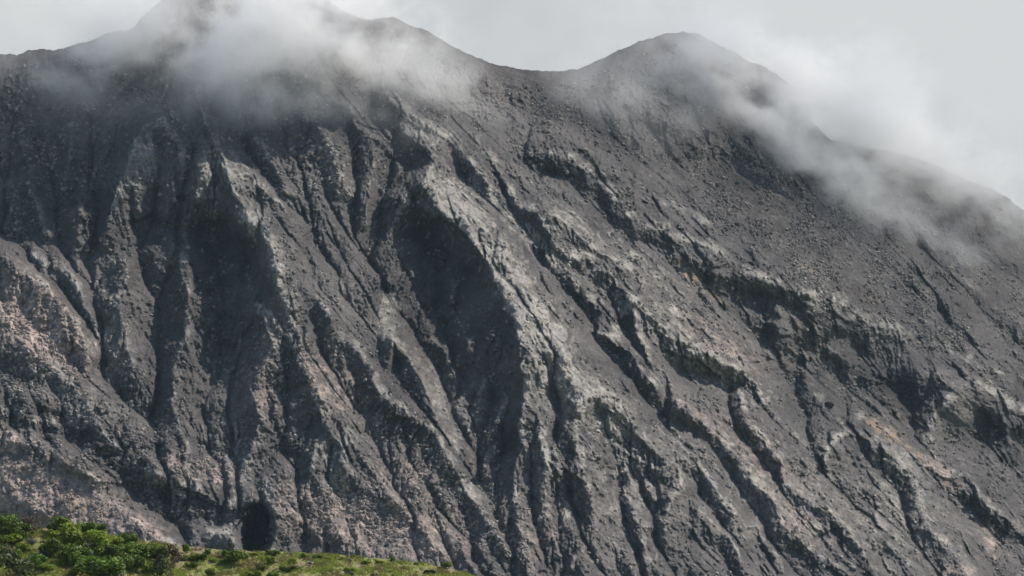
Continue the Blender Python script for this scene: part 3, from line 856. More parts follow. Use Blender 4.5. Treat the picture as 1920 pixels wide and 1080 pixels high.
def scatter_sites(n, r, wfun):
    """random survey sites inside the view weighted by wfun(rough, flow, ash)"""
    out_u, out_v = [], []
    while sum(len(a) for a in out_u) < n:
        u = r.uniform(-120, 2040, 60000); v = r.uniform(0, 1130, 60000)
        j = np.round((u - U0) / STEP).astype(int); i = np.round((v - V0) / STEP).astype(int)
        w = wfun(i, j)
        k = (r.uniform(size=len(u)) < w) & (v > skyline(u) + 25)
        out_u.append(u[k]); out_v.append(v[k])
    return np.concatenate(out_u)[:n], np.concatenate(out_v)[:n]


CL = fbm(U / 60, V / 60, 201, 4, 0.6)
steep_px = np.abs(np.gradient(blur(D, 3), STEP, axis=1))
WROCK = np.clip(rough ** 2 * (0.45 + 1.3 * CL), 0, 1) * np.clip(1.4 - 0.7 * steep_px, 0.04, 1)


def rock_cloud(name, n, rmin, rmax, power, seed, sub, mat):
    r = np.random.default_rng(seed)
    u, v = scatter_sites(n, r, lambda i, j: WROCK[i, j])
    j = np.round((u - U0) / STEP).astype(int); i = np.round((v - V0) / STEP).astype(int)
    pos = P[i, j]
    size = rmin + (rmax - rmin) * r.uniform(size=n) ** power
    rot = rand_rot(r, n)
    kind = r.integers(0, 6, n)
    cos, faces, tones, zs = [], [], [], []
    off = 0
    for k in range(6):
        sv, sf = rock_shape(500 + k, sub)
        s = np.nonzero(kind == k)[0]
        c = np.einsum('nij,vj->nvi', rot[s], sv) * size[s][:, None, None] + pos[s][:, None, :]
        cos.append(c.reshape(-1, 3))
        faces.append((sf[None] + (np.arange(len(s)) * len(sv))[:, None, None] + off).reshape(-1, 3))
        off += len(s) * len(sv)
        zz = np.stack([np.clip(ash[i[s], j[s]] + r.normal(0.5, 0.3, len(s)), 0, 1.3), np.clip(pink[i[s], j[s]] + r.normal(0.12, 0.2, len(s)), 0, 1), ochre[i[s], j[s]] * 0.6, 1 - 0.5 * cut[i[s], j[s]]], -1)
        zs.append(np.repeat(zz, len(sv), 0))
    m = mesh_arrays(name, np.concatenate(cos), np.concatenate(faces), smooth=False)
    z = np.concatenate(zs)
    set_attr(m, 'zone', z)
    set_attr(m, 'stony', np.full(len(z), 0.3))
    return link(name, m, mat)


rub = rock_cloud('rubble', 50000, 0.25, 1.35, 3.2, 11, 0, ROCK)
tag(rub, label='loose grey and pinkish rubble strewn over the volcano slopes', cat='rubble', kind='stuff')

# ------------------------------------------------------------------ boulders one can tell apart
BM = [rock_shape(900 + k, 2) for k in range(8)]


def boulder_mesh(k, z, name='boulder'):
    v, f = BM[k]
    v = v + 0.05 * np.random.default_rng(k).normal(size=v.shape)
    m = mesh_arrays(name, v, f, smooth=False)
    set_attr(m, 'zone', np.tile(np.array(z), (len(v), 1)))
    set_attr(m, 'stony', np.full(len(v), 0.25))
    m.materials.append(ROCK)
    return m


GREY_B = [boulder_mesh(k, (0.75, 0.12, 0, 1)) for k in range(8)]
DARK_B = [boulder_mesh(k, (0.25, 0.1, 0, 0.6)) for k in range(8)]
PINK_B = [boulder_mesh(k, (0.5, 0.85, 0, 1)) for k in range(8)]
PALE_B = [boulder_mesh(k, (1.3, 0.0, 0, 1)) for k in range(8)]


def put_boulder(u, v, rad_px, meshes, label, group=None, squash=0.8, k=None, r=None):
    r = r or random
    p = surface_at(u, v)
    o = link('boulder', meshes[r.randrange(8) if k is None else k])
    sz = rad_px * M_PX * p[1] / 2140.0
    o.location = (p + np.array([0, -0.15 * sz, 0.1 * sz])).tolist()
    o.scale = (sz * r.uniform(0.9, 1.25), sz * r.uniform(0.8, 1.1), sz * squash * r.uniform(0.8, 1.1))
    o.rotation_euler = (r.uniform(-0.5, 0.5), r.uniform(-0.5, 0.5), r.uniform(0, 6.28))
    return tag(o, label, 'boulder', group)


put_boulder(733, 945, 10, PINK_B, 'large pink boulder alone on the grey ash slope above the grassy crest', squash=0.75, k=2)
put_boulder(805, 1021, 8, PINK_B, 'pink block on the scree edge just above the right end of the grass', squash=1.1, k=3)
put_boulder(1330, 514, 6, PINK_B, 'flat pinkish slab on the outer rib right of the ochre streak', squash=0.45, k=4)
put_boulder(766, 574, 3, PALE_B, 'small whitish stone, upper of two in the shaded central hollow', k=1)
put_boulder(762, 595, 3.2, PALE_B, 'small whitish stone, lower of two in the shaded central hollow', k=5)
put_boulder(1348, 626, 6, PINK_B, 'rust pink boulder on the stony rib crest left of the dark gully', squash=0.6, k=6)
put_boulder(1555, 762, 14, DARK_B, 'big dark knob of rock at the mouth of the great right hand hollow', squash=0.9, k=7)
ZONES = [('boulders in the rubble field under the right cloud', 'grey boulder in the coarse rubble field below the right hand cloud', 64, 1480, 430, 260, 100, 35, GREY_B, 2.4, 6.0),
         ('boulders on the upper slope below the saddle', 'grey boulder on the stony slope below the saddle between the peaks', 36, 1100, 250, 190, 70, 32, GREY_B, 2.0, 4.6),
         ('boulders low on the right flank', 'grey boulder on the purplish scree low on the right flank', 28, 1740, 580, 170, 70, 35, GREY_B, 2.0, 4.6),
         ('boulders in the upper left gully', 'pale grey boulder in the stony gully left of the great central rib', 30, 610, 330, 90, 80, 40, GREY_B, 2.0, 5.0),
         ('blocks of the dark lava ledge', 'dark angular block on the lava ledge across the lower left slope', 46, 170, 800, 170, 55, 22, DARK_B, 4.0, 11.0),
         ('boulders on the lower left scree', 'pinkish block on the pale scree behind the green shrubs', 44, 110, 930, 150, 55, 20, PINK_B, 2.5, 7.0),
         ('boulders on the left spur', 'pinkish grey block on the sunlit spur at the left edge', 24, 70, 610, 100, 60, 40, PINK_B, 2.2, 5.0),
         ('boulders in the gully right of the grass', 'bluish grey boulder in the gully beyond the end of the grass', 22, 930, 1000, 80, 50, 40, GREY_B, 2.5, 6.0)]
rz = random.Random(5)
for gname, lab, n, cu, cv, ru, rv, ang, meshes, r0, r1 in ZONES:
    got = 0
    ca, sa = math.cos(math.radians(ang)), math.sin(math.radians(ang))
    while got < n:
        a, b = rz.gauss(0, 0.55), rz.gauss(0, 0.55)
        if a * a + b * b > 1.4:
            continue
        u = cu + ca * a * ru - sa * b * rv; v = cv + sa * a * ru + ca * b * rv
        if not (4 < u < 1916 and skyline(u) + 30 < v < 1074) or (u < 900 and v > 985 + max(0, u - 100) * 0.07):
            continue
        put_boulder(u, v, r0 + (r1 - r0) * rz.random() ** 2.2, meshes, lab, gname, squash=0.8, r=rz)
        got += 1

# ------------------------------------------------------------------ near hill with scrub
CREST = [(-700, 930), (-300, 962), (0, 986), (100, 992), (200, 1002), (260, 1012), (330, 1022), (420, 1032), (500, 1034), (600, 1038), (700, 1046), (800, 1057), (850, 1067), (880, 1076), (910, 1088), (960, 1125), (1100, 1250), (1400, 1490)]
_hx = np.array([p[0] for p in CREST], float); _hy = np.array([p[1] for p in CREST], float)
H_PX = 870 * TAN_H / 960


def hill_depth(u, v):
    c = np.interp(u, _hx, _hy)
    return 872 - (v - c) * 0.34 + 1.3 * fbm(u / 60.0, v / 40.0, 301, 4, 0.6)


hu = np.arange(-700, 1401, 3.0)
hv = np.concatenate([np.arange(0, 1.0001, 1 / 60.0) ** 1.0 * 130, np.array([150, 180, 220, 270, 330, 400, 480, 560])])
HU, HK = np.meshgrid(hu, hv)
HC = np.interp(HU, _hx, _hy) + 1.2 * fbm(HU / 18.0, HU * 0 + 1.7, 303, 4, 0.6)
HV = np.minimum(HC + HK, 1502)
HD = hill_depth(HU, HV) - 0.02 * HK
HP = point_at(HU, HV, HD)
HP[..., 2] += 0.18 * fbm(HU / 7.0, HV / 4.0, 305, 3, 0.65) * (HK > 1)
behind = []
for k, (dy, dz) in enumerate([(220, -62), (120, -46), (60, -24), (28, -9), (12, -3), (5, -0.7)]):
    q = HP[0].copy(); q[:, 1] += dy; q[:, 2] = np.maximum(q[:, 2] + dz, -3); behind.append(q)
low = HP[-1].copy(); low[:, 1] -= 12; low[:, 2] = -3.0
HALL = np.concatenate([np.stack(behind), HP, low[None]], 0)
hm = mesh_arrays('hillside', HALL.reshape(-1, 3), grid_faces(HALL.shape[0], HALL.shape[1]))


def ground_material(name):
    m = bpy.data.materials.new(name)
    m.use_nodes = True
    t = m.node_tree
    bs = t.nodes['Principled BSDF']
    bs.inputs['Roughness'].default_value = 0.95
    bs.inputs['Specular IOR Level'].default_value = 0.1
    geo = node(t, 'ShaderNodeNewGeometry')
    a = node(t, 'ShaderNodeTexNoise', i_Scale=0.16, i_Detail=6.0, i_Roughness=0.68)
    b = node(t, 'ShaderNodeTexNoise', i_Scale=1.1, i_Detail=4.0, i_Roughness=0.7)
    wire(t, geo.outputs['Position'], a.inputs['Vector']); wire(t, geo.outputs['Position'], b.inputs['Vector'])
    r = node(t, 'ShaderNodeValToRGB')
    e = r.color_ramp.elements
    e[0].position = 0.30; e[0].color = (0.16, 0.12, 0.08, 1)
    e[1].position = 0.72; e[1].color = (0.25, 0.21, 0.13, 1)
    for p, c in [(0.42, (0.21, 0.175, 0.10, 1)), (0.50, (0.165, 0.165, 0.06, 1)), (0.58, (0.14, 0.165, 0.04, 1))]:
        x = e.new(p); x.color = c
    wire(t, a.outputs['Fac'], r.inputs[0])
    mr = node(t, 'ShaderNodeMapRange', i_1=0.25, i_2=0.75, i_3=0.6, i_4=1.35)
    wire(t, b.outputs['Fac'], mr.inputs[0])
    sc = node(t, 'ShaderNodeVectorMath', operation='SCALE')
    wire(t, r.outputs[0], sc.inputs[0]); wire(t, mr.outputs[0], sc.inputs['Scale'])
    wire(t, sc.outputs[0], bs.inputs['Base Color'])
    bp = node(t, 'ShaderNodeBump', i_Strength=0.6, i_Distance=0.25)
    wire(t, b.outputs['Fac'], bp.inputs['Height']); wire(t, bp.outputs[0], bs.inputs['Normal'])
    return m


SOIL = ground_material('dry_turf')
hill = link('hillside', hm, SOIL)
tag(hill, kind='structure')
gs = 6000.0
gm = mesh_arrays('ground', np.array([(-gs, -gs, -0.02), (gs, -gs, -0.02), (gs, gs, -0.02), (-gs, gs, -0.02)]), np.array([(0, 1, 2, 3)]), smooth=False)
ground = link('ground', gm, SOIL)
tag(ground, kind='structure')


def hill_point(u, v):
    c = np.interp(u, _hx, _hy)
    vv = np.array([max(v, c + 0.5)]); uu = np.array([float(u)])
    return point_at(uu, vv, hill_depth(uu, vv) - 0.02 * (vv - c))[0]


def leaf_material(name, c0, c1):
    m = bpy.data.materials.new(name)
    m.use_nodes = True
    t = m.node_tree
    bs = t.nodes['Principled BSDF']
    bs.inputs['Roughness'].default_value = 0.6
    bs.inputs['Specular IOR Level'].default_value = 0.25
    at = node(t, 'ShaderNodeAttribute', attribute_name='tone')
    oi = node(t, 'ShaderNodeObjectInfo')
    r = node(t, 'ShaderNodeMix', data_type='RGBA')
    r.inputs['A'].default_value = (*c0, 1); r.inputs['B'].default_value = (*c1, 1)
    wire(t, at.outputs['Fac'], r.inputs['Factor'])
    hs = node(t, 'ShaderNodeHueSaturation')
    v = node(t, 'ShaderNodeMapRange', i_1=0.0, i_2=1.0, i_3=0.8, i_4=1.25)
    h = node(t, 'ShaderNodeMapRange', i_1=0.0, i_2=1.0, i_3=0.478, i_4=0.505)
    wire(t, oi.outputs['Random'], v.inputs[0]); wire(t, oi.outputs['Random'], h.inputs[0])
    wire(t, v.outputs[0], hs.inputs['Value']); wire(t, h.outputs[0], hs.inputs['Hue'])
    wire(t, r.outputs['Result'], hs.inputs['Color'])
    wire(t, hs.outputs[0], bs.inputs['Base Color'])
    tr = node(t, 'ShaderNodeBsdfTranslucent')
    wire(t, hs.outputs[0], tr.inputs[0])
    mx = node(t, 'ShaderNodeMixShader', i_0=0.25)
    wire(t, bs.outputs[0], mx.inputs[1]); wire(t, tr.outputs[0], mx.inputs[2])
    wire(t, mx.outputs[0], t.nodes['Material Output'].inputs['Surface'])
    return m


LEAF = {'dark': leaf_material('dark_green_leaves', (0.035, 0.075, 0.007), (0.15, 0.23, 0.02)),
        'green': leaf_material('fresh_green_leaves', (0.09, 0.145, 0.012), (0.25, 0.33, 0.03)),
        'olive': leaf_material('olive_leaves', (0.04, 0.05, 0.018), (0.10, 0.115, 0.035)),
        'silver': leaf_material('grey_green_leaves', (0.05, 0.065, 0.045), (0.15, 0.165, 0.13)),
        'brown': leaf_material('withered_leaves', (0.05, 0.034, 0.024), (0.12, 0.082, 0.055)),
        'grass': leaf_material('grass_blades', (0.19, 0.15, 0.06), (0.24, 0.30, 0.045))}
bark = bpy.data.materials.new('grey_bark')
bark.use_nodes = True
bn = node(bark.node_tree, 'ShaderNodeTexNoise', i_Scale=6.0, i_Detail=3.0)
br = node(bark.node_tree, 'ShaderNodeValToRGB')
br.color_ramp.elements[0].color = (0.05, 0.042, 0.036, 1); br.color_ramp.elements[1].color = (0.17, 0.15, 0.135, 1)
wire(bark.node_tree, bn.outputs['Fac'], br.inputs[0])
wire(bark.node_tree, br.outputs[0], bark.node_tree.nodes['Principled BSDF'].inputs['Base Color'])
bark.node_tree.nodes['Principled BSDF'].inputs['Roughness'].default_value = 0.9


def leaves_mesh(centres, normals, size, r, name='crown'):
    """bent leaf-clump quads at the centres"""
    n = len(centres)
    t = r.normal(size=(n, 3)); t -= normals * (t * normals).sum(1)[:, None]; t /= np.linalg.norm(t, axis=1)[:, None]
    b = np.cross(normals, t)
    s = size * r.uniform(0.6, 1.3, n)[:, None]
    w = s * r.uniform(0.4, 0.8, (n, 1))
    co = np.stack([centres - t * s, centres - b * w + normals * s * 0.15, centres + t * s, centres + b * w + normals * s * 0.15], 1).reshape(-1, 3)
    f = np.arange(4 * n).reshape(n, 4)
    m = mesh_arrays(name, co, f, smooth=False)
    return m


def crown_mesh(seed, n, flat=0.75, lobes=9, size=0.085, gap=0.0):
    """unit crown: leaf clumps spread over and through several overlapping lobes; base at z 0, about 1 wide and `flat` high"""
    r = np.random.default_rng(seed)
    cs, ns, tone = [], [], []
    L = []
    for k in range(lobes):
        a = r.uniform(0, 2 * math.pi); q = math.sqrt(r.uniform(0, 1)) * 0.34
        rad = r.uniform(0.13, 0.25)
        L.append((q * math.cos(a), q * math.sin(a), flat * r.uniform(0.28, 0.74) * (1 - 0.8 * q * q), rad, r.uniform(0.0, 0.45)))
    per = n // lobes
    for (x, y, z, rad, tn) in L:
        d = r.normal(size=(per, 3)); d /= np.linalg.norm(d, axis=1)[:, None]
        rr = rad * r.uniform(0.55, 1.08, per) ** 0.6
        c = np.array([x, y, z]) + d * rr[:, None] * np.array([1.15, 1.15, 0.85])
        c[:, 2] = np.maximum(c[:, 2], 0.02 + 0.06 * r.random(per))
        nn = d + r.normal(scale=0.55, size=d.shape) + np.array([0, 0, 0.45])
        nn /= np.linalg.norm(nn, axis=1)[:, None]
        cs.append(c); ns.append(nn); tone.append(np.clip(tn + r.normal(0.3, 0.22, per), 0, 1))
    m = leaves_mesh(np.concatenate(cs), np.concatenate(ns), size, r)
    set_attr(m, 'tone', np.repeat(np.concatenate(tone), 4))
    return m


def tubes(segs, name, sides=5):
    """tapered branches: list of (p0, p1, r0, r1)"""
    co, f = [], []
    for p0, p1, r0, r1 in segs:
        p0 = np.array(p0); p1 = np.array(p1)
        d = p1 - p0; d = d / (np.linalg.norm(d) + 1e-9)
        a = np.cross(d, [0.3, 0.9, 0.2]); a /= np.linalg.norm(a); b = np.cross(d, a)
        o = len(co)
        for (p, r) in ((p0, r0), (p1, r1)):
            for k in range(sides):
                t = 2 * math.pi * k / sides
                co.append(p + r * (math.cos(t) * a + math.sin(t) * b))
        for k in range(sides):
            f.append((o + k, o + (k + 1) % sides, o + sides + (k + 1) % sides, o + sides + k))
    return mesh_arrays(name, np.array(co), np.array(f))


def branch_segs(seed, levels=4, spread=0.6, first=0.28, n_stem=3, r0=0.018):
    r = np.random.default_rng(seed)
    segs = []

    def grow(p, d, ln, rad, lev):
        q = p + d * ln
        segs.append((p, q, rad, rad * 0.68))
        if lev <= 0:
            return
        for _ in range(r.integers(2, 4)):
            nd = d + r.normal(scale=spread, size=3) + np.array([0, 0, 0.12]); nd /= np.linalg.norm(nd)
            grow(q, nd, ln * r.uniform(0.6, 0.85), rad * 0.62, lev - 1)
    for k in range(n_stem):
        d = np.array([r.normal(0, 0.35), r.normal(0, 0.35), 1.0]); d /= np.linalg.norm(d)
        grow(np.array([r.normal(0, .03), r.normal(0, .03), -0.04]), d, first, r0, levels)
    return segs


CROWNS = {}
for kind, (cnt, n, flat, lobes, size) in {'dark': (5, 1500, 0.78, 11, 0.052), 'green': (4, 1100, 0.72, 9, 0.056), 'olive': (3, 800, 0.85, 9, 0.05), 'silver': (2, 900, 0.75, 9, 0.045), 'brown': (2, 520, 0.9, 9, 0.042)}.items():
    CROWNS[kind] = []
    for k in range(cnt):
        m = crown_mesh(hash(kind) % 7 + 700 + 10 * len(CROWNS) + k, n, flat, lobes, size)
        m.materials.append(LEAF[kind])
        CROWNS[kind].append(m)
STEMS = []
for k in range(4):
    m = tubes(branch_segs(800 + k, 1, 0.5, 0.2, 3, 0.022), 'trunk'); m.materials.append(bark); STEMS.append(m)
TWIGS = []
for k in range(3):
    m = tubes(branch_segs(820 + k, 5, 0.42, 0.24, 3, 0.014), 'branches', 4); m.materials.append(bark); TWIGS.append(m)
rs = random.Random(21)


def shrub(u, v, w, h, kind, label, group=None, cat='shrub', name='shrub'):
    p = hill_point(u, v)
    s = H_PX * p[1] / 870.0
    root = bpy.data.objects.new(name, None)
    COL.objects.link(root)
    root.location = (p + np.array([0, 0, -0.1])).tolist()
    root.rotation_euler = (0, 0, rs.uniform(0, 6.28))
    tag(root, label, cat, group)
    W = w * s; Hh = h * s
    if kind == 'bare':
        o = link('branches', TWIGS[rs.randrange(3)], parent=root)
        o.scale = (W * 0.95, W * 0.95, Hh * 1.05)
        return root
    o = link('crown', rs.choice(CROWNS[kind]), parent=root)
    o.scale = (W * 1.35, W * 1.35, Hh * 1.65)
    o = link('trunk', rs.choice(STEMS), parent=root)
    o.scale = (W, W, Hh)
    return root


SHRUBS = [
    (10, 1001, 42, 32, 'dark', 'dark green shrub in the top left corner of the thicket', None),
    (31, 1014, 46, 38, 'dark', 'broad dark green shrub left of the brown withered bush', None),
    (53, 1007, 40, 34, 'brown', 'withered brown bush in the thicket, under the bare grey tree', None),
    (113, 1001, 42, 30, 'dark', 'dark green shrub on the skyline just right of the bare grey tree', None),
    (102, 1014, 32, 22, 'green', 'round lighter green shrub below the skyline shrub beside the bare tree', None),
    (137, 1023, 48, 38, 'green', 'wide mid green shrub in the middle of the thicket', None),
    (160, 1007, 36, 26, 'dark', 'dark dome shrub on the skyline left of the lone small round one', None),
    (12, 1021, 40, 22, 'green', 'low green shrub at the left edge under the dark corner shrubs', None),
    (60, 1023, 20, 15, 'silver', 'small grey green shrub in the pale grass of the thicket', None),
    (50, 1035, 26, 19, 'green', 'bright green shrub below the small grey one', None),
    (96, 1043, 38, 32, 'dark', 'big dark shrub in the heart of the thicket', None),
    (118, 1035, 20, 17, 'green', 'small bright green shrub against the big dark one', None),
    (140, 1061, 52, 40, 'dark', 'large dark shrub left of the brown snag', None),
    (70, 1067, 32, 30, 'dark', 'dark round shrub low in the thicket beside a patch of bright grass', None),
    (82, 1045, 18, 13, 'silver', 'small mauve grey shrub in front of the big dark one', None),
    (28, 1091, 66, 52, 'olive', 'large olive shrub filling the bottom left corner', None),
    (8, 1053, 36, 28, 'olive', 'olive shrub at the left edge above the corner shrub', None),
    (25, 1049, 24, 20, 'green', 'bright green shrub between two olive ones at the left edge', None),
    (122, 1063, 24, 18, 'green', 'bright green bush low among dark shrubs left of the snag', None),
    (88, 1069, 26, 12, 'green', 'low bright green bush by the bare earth at the bottom', None),
    (188, 1003, 21, 20, 'dark', 'small round dark shrub standing alone against the pink scree', None),
    (178, 1027, 46, 29, 'green', 'mid green shrub behind the brown snag', None),
    (200, 1053, 36, 30, 'dark', 'dark shrub just right of the grey mound', None),
    (219, 1049, 28, 27, 'dark', 'compact dark round shrub between yellow grass patches', None),
    (208, 1027, 36, 20, 'green', 'yellowish green shrub near the top of the thicket', None),
    (241, 1024, 30, 23, 'dark', 'dark flat topped shrub at the upper right end of the thicket', None),
    (258, 1051, 46, 30, 'dark', 'broad dark shrub at the right end of the thicket', None),
    (188, 1087, 70, 40, 'dark', 'largest dark green shrub on the bottom edge', None),
    (248, 1076, 38, 33, 'dark', 'tall dark shrub right of the largest bottom edge shrub', None),
    (285, 1046, 22, 22, 'olive', 'olive shrub where the thicket gives way to grass', None),
    (277, 1073, 28, 22, 'green', 'yellow green bush beside the tall dark shrub', None),
    (222, 1077, 28, 26, 'olive', 'olive bush between the two big bottom edge shrubs', None),
    (143, 1080, 26, 18, 'green', 'bright green bush on the bottom edge left of the largest shrub', None),
    (300, 1087, 36, 40, 'olive', 'tall dark olive shrub on the bottom edge in front of the purple brown bush', None),
    (300, 1053, 26, 28, 'dark', 'dark green shrub left of the purple brown bush', None),
    (326, 1063, 36, 37, 'brown', 'purple brown withered bush on the open grass', None),
    (348, 1036, 12, 15, 'dark', 'small upright dark shrub on the crest behind the purple brown bush', None),
    (389, 1040, 12, 12, 'dark', 'small ball shaped dark shrub on the crest left of the conifer', None),
    (376, 1052, 23, 14, 'dark', 'wide dark shrub on the grass left of the conifer', None),
    (354, 1051, 23, 12, 'green', 'low green shrub joining the wide dark one', None),
    (364, 1066, 11, 12, 'dark', 'tiny dark shrub below the wide dark one', None),
    (446, 1059, 38, 24, 'dark', 'big dark shrub with grey twigs right of the conifer', None),
    (422, 1043, 15, 11, 'dark', 'small dark shrub at the foot of the conifer', None),
    (395, 1084, 16, 17, 'dark', 'dark bush on the bottom edge below the conifer', None),
    (358, 1064, 17, 11, 'green', 'bright green bush in the grass right of the purple brown bush', None),
    (398, 1054, 15, 9, 'green', 'low green bush on the grass between the wide dark shrub and the conifer', None),
    (418, 1058, 22, 9, 'green', 'low green bush left of the big grey twigged shrub', None),
    (511, 1041, 25, 10, 'dark', 'flat dark shrub on the crest beside the cave mouth', None),
    (510, 1057, 16, 16, 'green', 'round green shrub on the grass under the flat crest shrub', None),
    (489, 1071, 23, 15, 'olive', 'dull olive bush in the middle of the open grass', None),
    (569, 1046, 10, 9, 'dark', 'tiny dark shrub on the crest among pale stones', None),
    (548, 1056, 15, 9, 'green', 'low green bush right of the round green shrub', None),
    (531, 1071, 12, 10, 'dark', 'small dark bush in the dry grass, left of the low olive one', None),
    (546, 1071, 24, 11, 'olive', 'low spreading olive bush in the dry grass', None),
    (473, 1084, 30, 15, 'green', 'bright green bush on the bottom edge in the middle of the grass', None),
    (512, 1086, 18, 13, 'dark', 'dark bush on the bottom edge right of the bright green one', None),
    (595, 1049, 13, 9, 'dark', 'little dark shrub on the crest beyond the white slab', None),
    (657, 1071, 22, 9, 'green', 'bright green tussock shrub on the right hand grass', None),
    (836, 1064, 17, 11, 'dark', 'dark shrub beside the pale boulders at the right end of the crest', None),
    (736, 1053, 9, 10, 'dark', 'small dark upright shrub against the grey scree on the crest', None)]
for q in SHRUBS:
    shrub(*q[:5], q[5], q[6])
for (u, v, w, h) in [(613, 1048, 17, 6), (643, 1049, 11, 5), (662, 1045, 8, 6), (690, 1055, 17, 6), (711, 1056, 15, 7), (781, 1057, 9, 4), (477, 1041, 15, 6), (628, 1046, 10, 5), (750, 1055, 10, 4)]:
    shrub(u, v, w, h, 'green', 'low green tuft shrub along the sunlit crest of the grass', 'tuft shrubs along the crest')
shrub(76, 992, 34, 38, 'bare', 'bare grey tree standing above the thicket on the skyline', None, 'dead tree', 'dead_tree')
shrub(438, 1048, 24, 20, 'bare', 'bare grey twiggy bush rising behind the big dark shrub by the conifer', None, 'dead bush', 'dead_bush')
shrub(40, 1060, 22, 18, 'bare', 'grey leafless bush standing out of the bottom left olive shrub', None, 'dead bush', 'dead_bush')

shrub(330, 1060, 30, 40, 'bare', 'bare dark branches standing up through the purple brown withered bush', None, 'dead bush', 'dead_bush')
shrub(136, 1003, 14, 30, 'bare', 'thin leafless sapling on the skyline in front of the pink scree', None, 'dead tree', 'dead_tree')

# the conifer: leader, whorls of drooping boughs
pr = np.random.default_rng(77)
ct = bpy.data.objects.new('conifer_tree', None)
COL.objects.link(ct)
pp = hill_point(431, 1037)
ct.location = (pp + np.array([0, 0, -0.1])).tolist()
tag(ct, 'small conifer with tiered boughs against the pale scree by the cave', 'tree')
link('trunk', tubes([((0, 0, -0.1), (0.03, 0, 1.3), 0.09, 0.06), ((0.03, 0, 1.3), (0.0, 0, 2.75), 0.06, 0.012)], 'trunk', 7), bark, ct)
cc, nn = [], []
for tier in range(8):
    z = 0.35 + tier * 0.31
    L_ = 1.05 * (1 - tier / 8.6)
    for k in range(8):
        a = 2 * math.pi * (k + pr.uniform(-.3, .3)) / 8 + tier
        ln = L_ * pr.uniform(0.7, 1.15)
        for q in np.linspace(0.15, 1, 11):
            for _ in range(2):
                cc.append([ln * q * math.cos(a) + pr.normal(0, .05), ln * q * math.sin(a) + pr.normal(0, .05), z - 0.16 * q * ln + pr.normal(0, .03)])
                nn.append([pr.normal(0, .5), pr.normal(0, .5), 1.0])
for q in range(16):
    cc.append([pr.normal(0, .04), pr.normal(0, .04), 2.6 + 0.02 * q]); nn.append([pr.normal(), pr.normal(), .5])
cc = np.array(cc); nn = np.array(nn); nn /= np.linalg.norm(nn, axis=1)[:, None]
cm = leaves_mesh(cc, nn, 0.11, pr)
set_attr(cm, 'tone', np.repeat(np.clip(pr.normal(0.5, 0.25, len(cc)), 0, 1), 4))
link('crown', cm, LEAF['olive'], ct)

# the broken snag
sn = bpy.data.objects.new('tree_snag', None)
COL.objects.link(sn)
sn.location = (hill_point(164, 1043) + np.array([0, 0, -0.1])).tolist()
tag(sn, 'brown broken tree trunk with a tuft of pale leaves in the thicket', 'dead tree')
link('trunk', tubes([((0, 0, -0.2), (0.05, 0, 1.4), 0.2, 0.16), ((0.05, 0, 1.4), (-0.02, 0, 2.6), 0.16, 0.1), ((-0.02, 0, 2.6), (0.05, 0.05, 3.1), 0.1, 0.03), ((0.03, 0, 2.2), (0.55, 0.1, 2.9), 0.06, 0.02), ((0.0, 0, 2.4), (-0.45, 0.1, 3.0), 0.05, 0.02)], 'trunk', 8), bark, sn)
o = link('crown', CROWNS['olive'][0], parent=sn); o.scale = (1.6, 1.6, 0.9); o.location = (0.1, 0, 2.6)


def field_rock(u, v, w, h, meshes, label, group=None):
    p = hill_point(u, v)
    s = H_PX * p[1] / 870.0
    o = link('rock', meshes[rs.randrange(8)])
    o.location = (p + np.array([0, 0, h * s * 0.25])).tolist()
    o.scale = (w * s * 0.62, w * s * 0.5, h * s * 0.62)
    o.rotation_euler = (rs.uniform(-.3, .3), rs.uniform(-.3, .3), rs.uniform(-0.6, 0.6))
    return tag(o, label, 'rock', group)


field_rock(180, 1049, 36, 26, GREY_B, 'big grey rock mound half hidden among shrubs right of the snag')
field_rock(693, 1051, 9, 9, PINK_B, 'pale pink boulder standing up on the grassy crest')
field_rock(683, 1053, 6, 4, PALE_B, 'small pale stone touching the pink boulder on the crest')
field_rock(655, 1051, 10, 5, PALE_B, 'cream rock on the crest left of the pink boulder')
field_rock(832, 1057, 11, 6, PALE_B, 'cream boulder beside the dark shrub at the right end of the crest')
field_rock(814, 1058, 8, 4, PALE_B, 'low cream rock left of the last dark shrub on the crest')
field_rock(583, 1056, 11, 4, PALE_B, 'flat white slab lying in the grass below the crest')
field_rock(547, 1040, 7, 5, PALE_B, 'white block on the crest right of the flat dark shrub')
field_rock(492, 1035, 5, 4, PALE_B, 'white stone on the crest directly under the cave')
field_rock(470, 1069, 9, 5, PALE_B, 'cream rock in the grass below the big grey twigged shrub')
field_rock(100, 1074, 8, 4, PALE_B, 'white stone on the bare earth at the bottom left')
for (u, v, w, h) in [(502, 1044, 5, 3), (506, 1045, 4, 3), (535, 1043, 4, 3), (522, 1049, 4, 5), (525, 1045, 4, 4), (605, 1060, 4, 4), (597, 1053, 4, 3), (541, 1043, 5, 3), (561, 1044, 4, 2), (575, 1050, 4, 2), (640, 1047, 4, 3), (459, 1035, 4, 4)]:
    field_rock(u, v, w, h, PALE_B, 'small whitish stone scattered in the grass right of the conifer', 'stones in the grass right of the conifer')
for (u, v, w, h) in [(303, 1019, 5, 4), (325, 1023, 4, 4), (361, 1037, 6, 3), (378, 1031, 5, 4), (382, 1038, 5, 4), (391, 1057, 5, 5), (413, 1033, 6, 3), (308, 1021, 4, 3), (370, 1031, 4, 4), (290, 1017, 4, 3), (405, 1058, 4, 3)]:
    field_rock(u, v, w, h, PALE_B, 'small yellowish stone in the grass between the thicket and the conifer', 'stones in the grass left of the conifer')
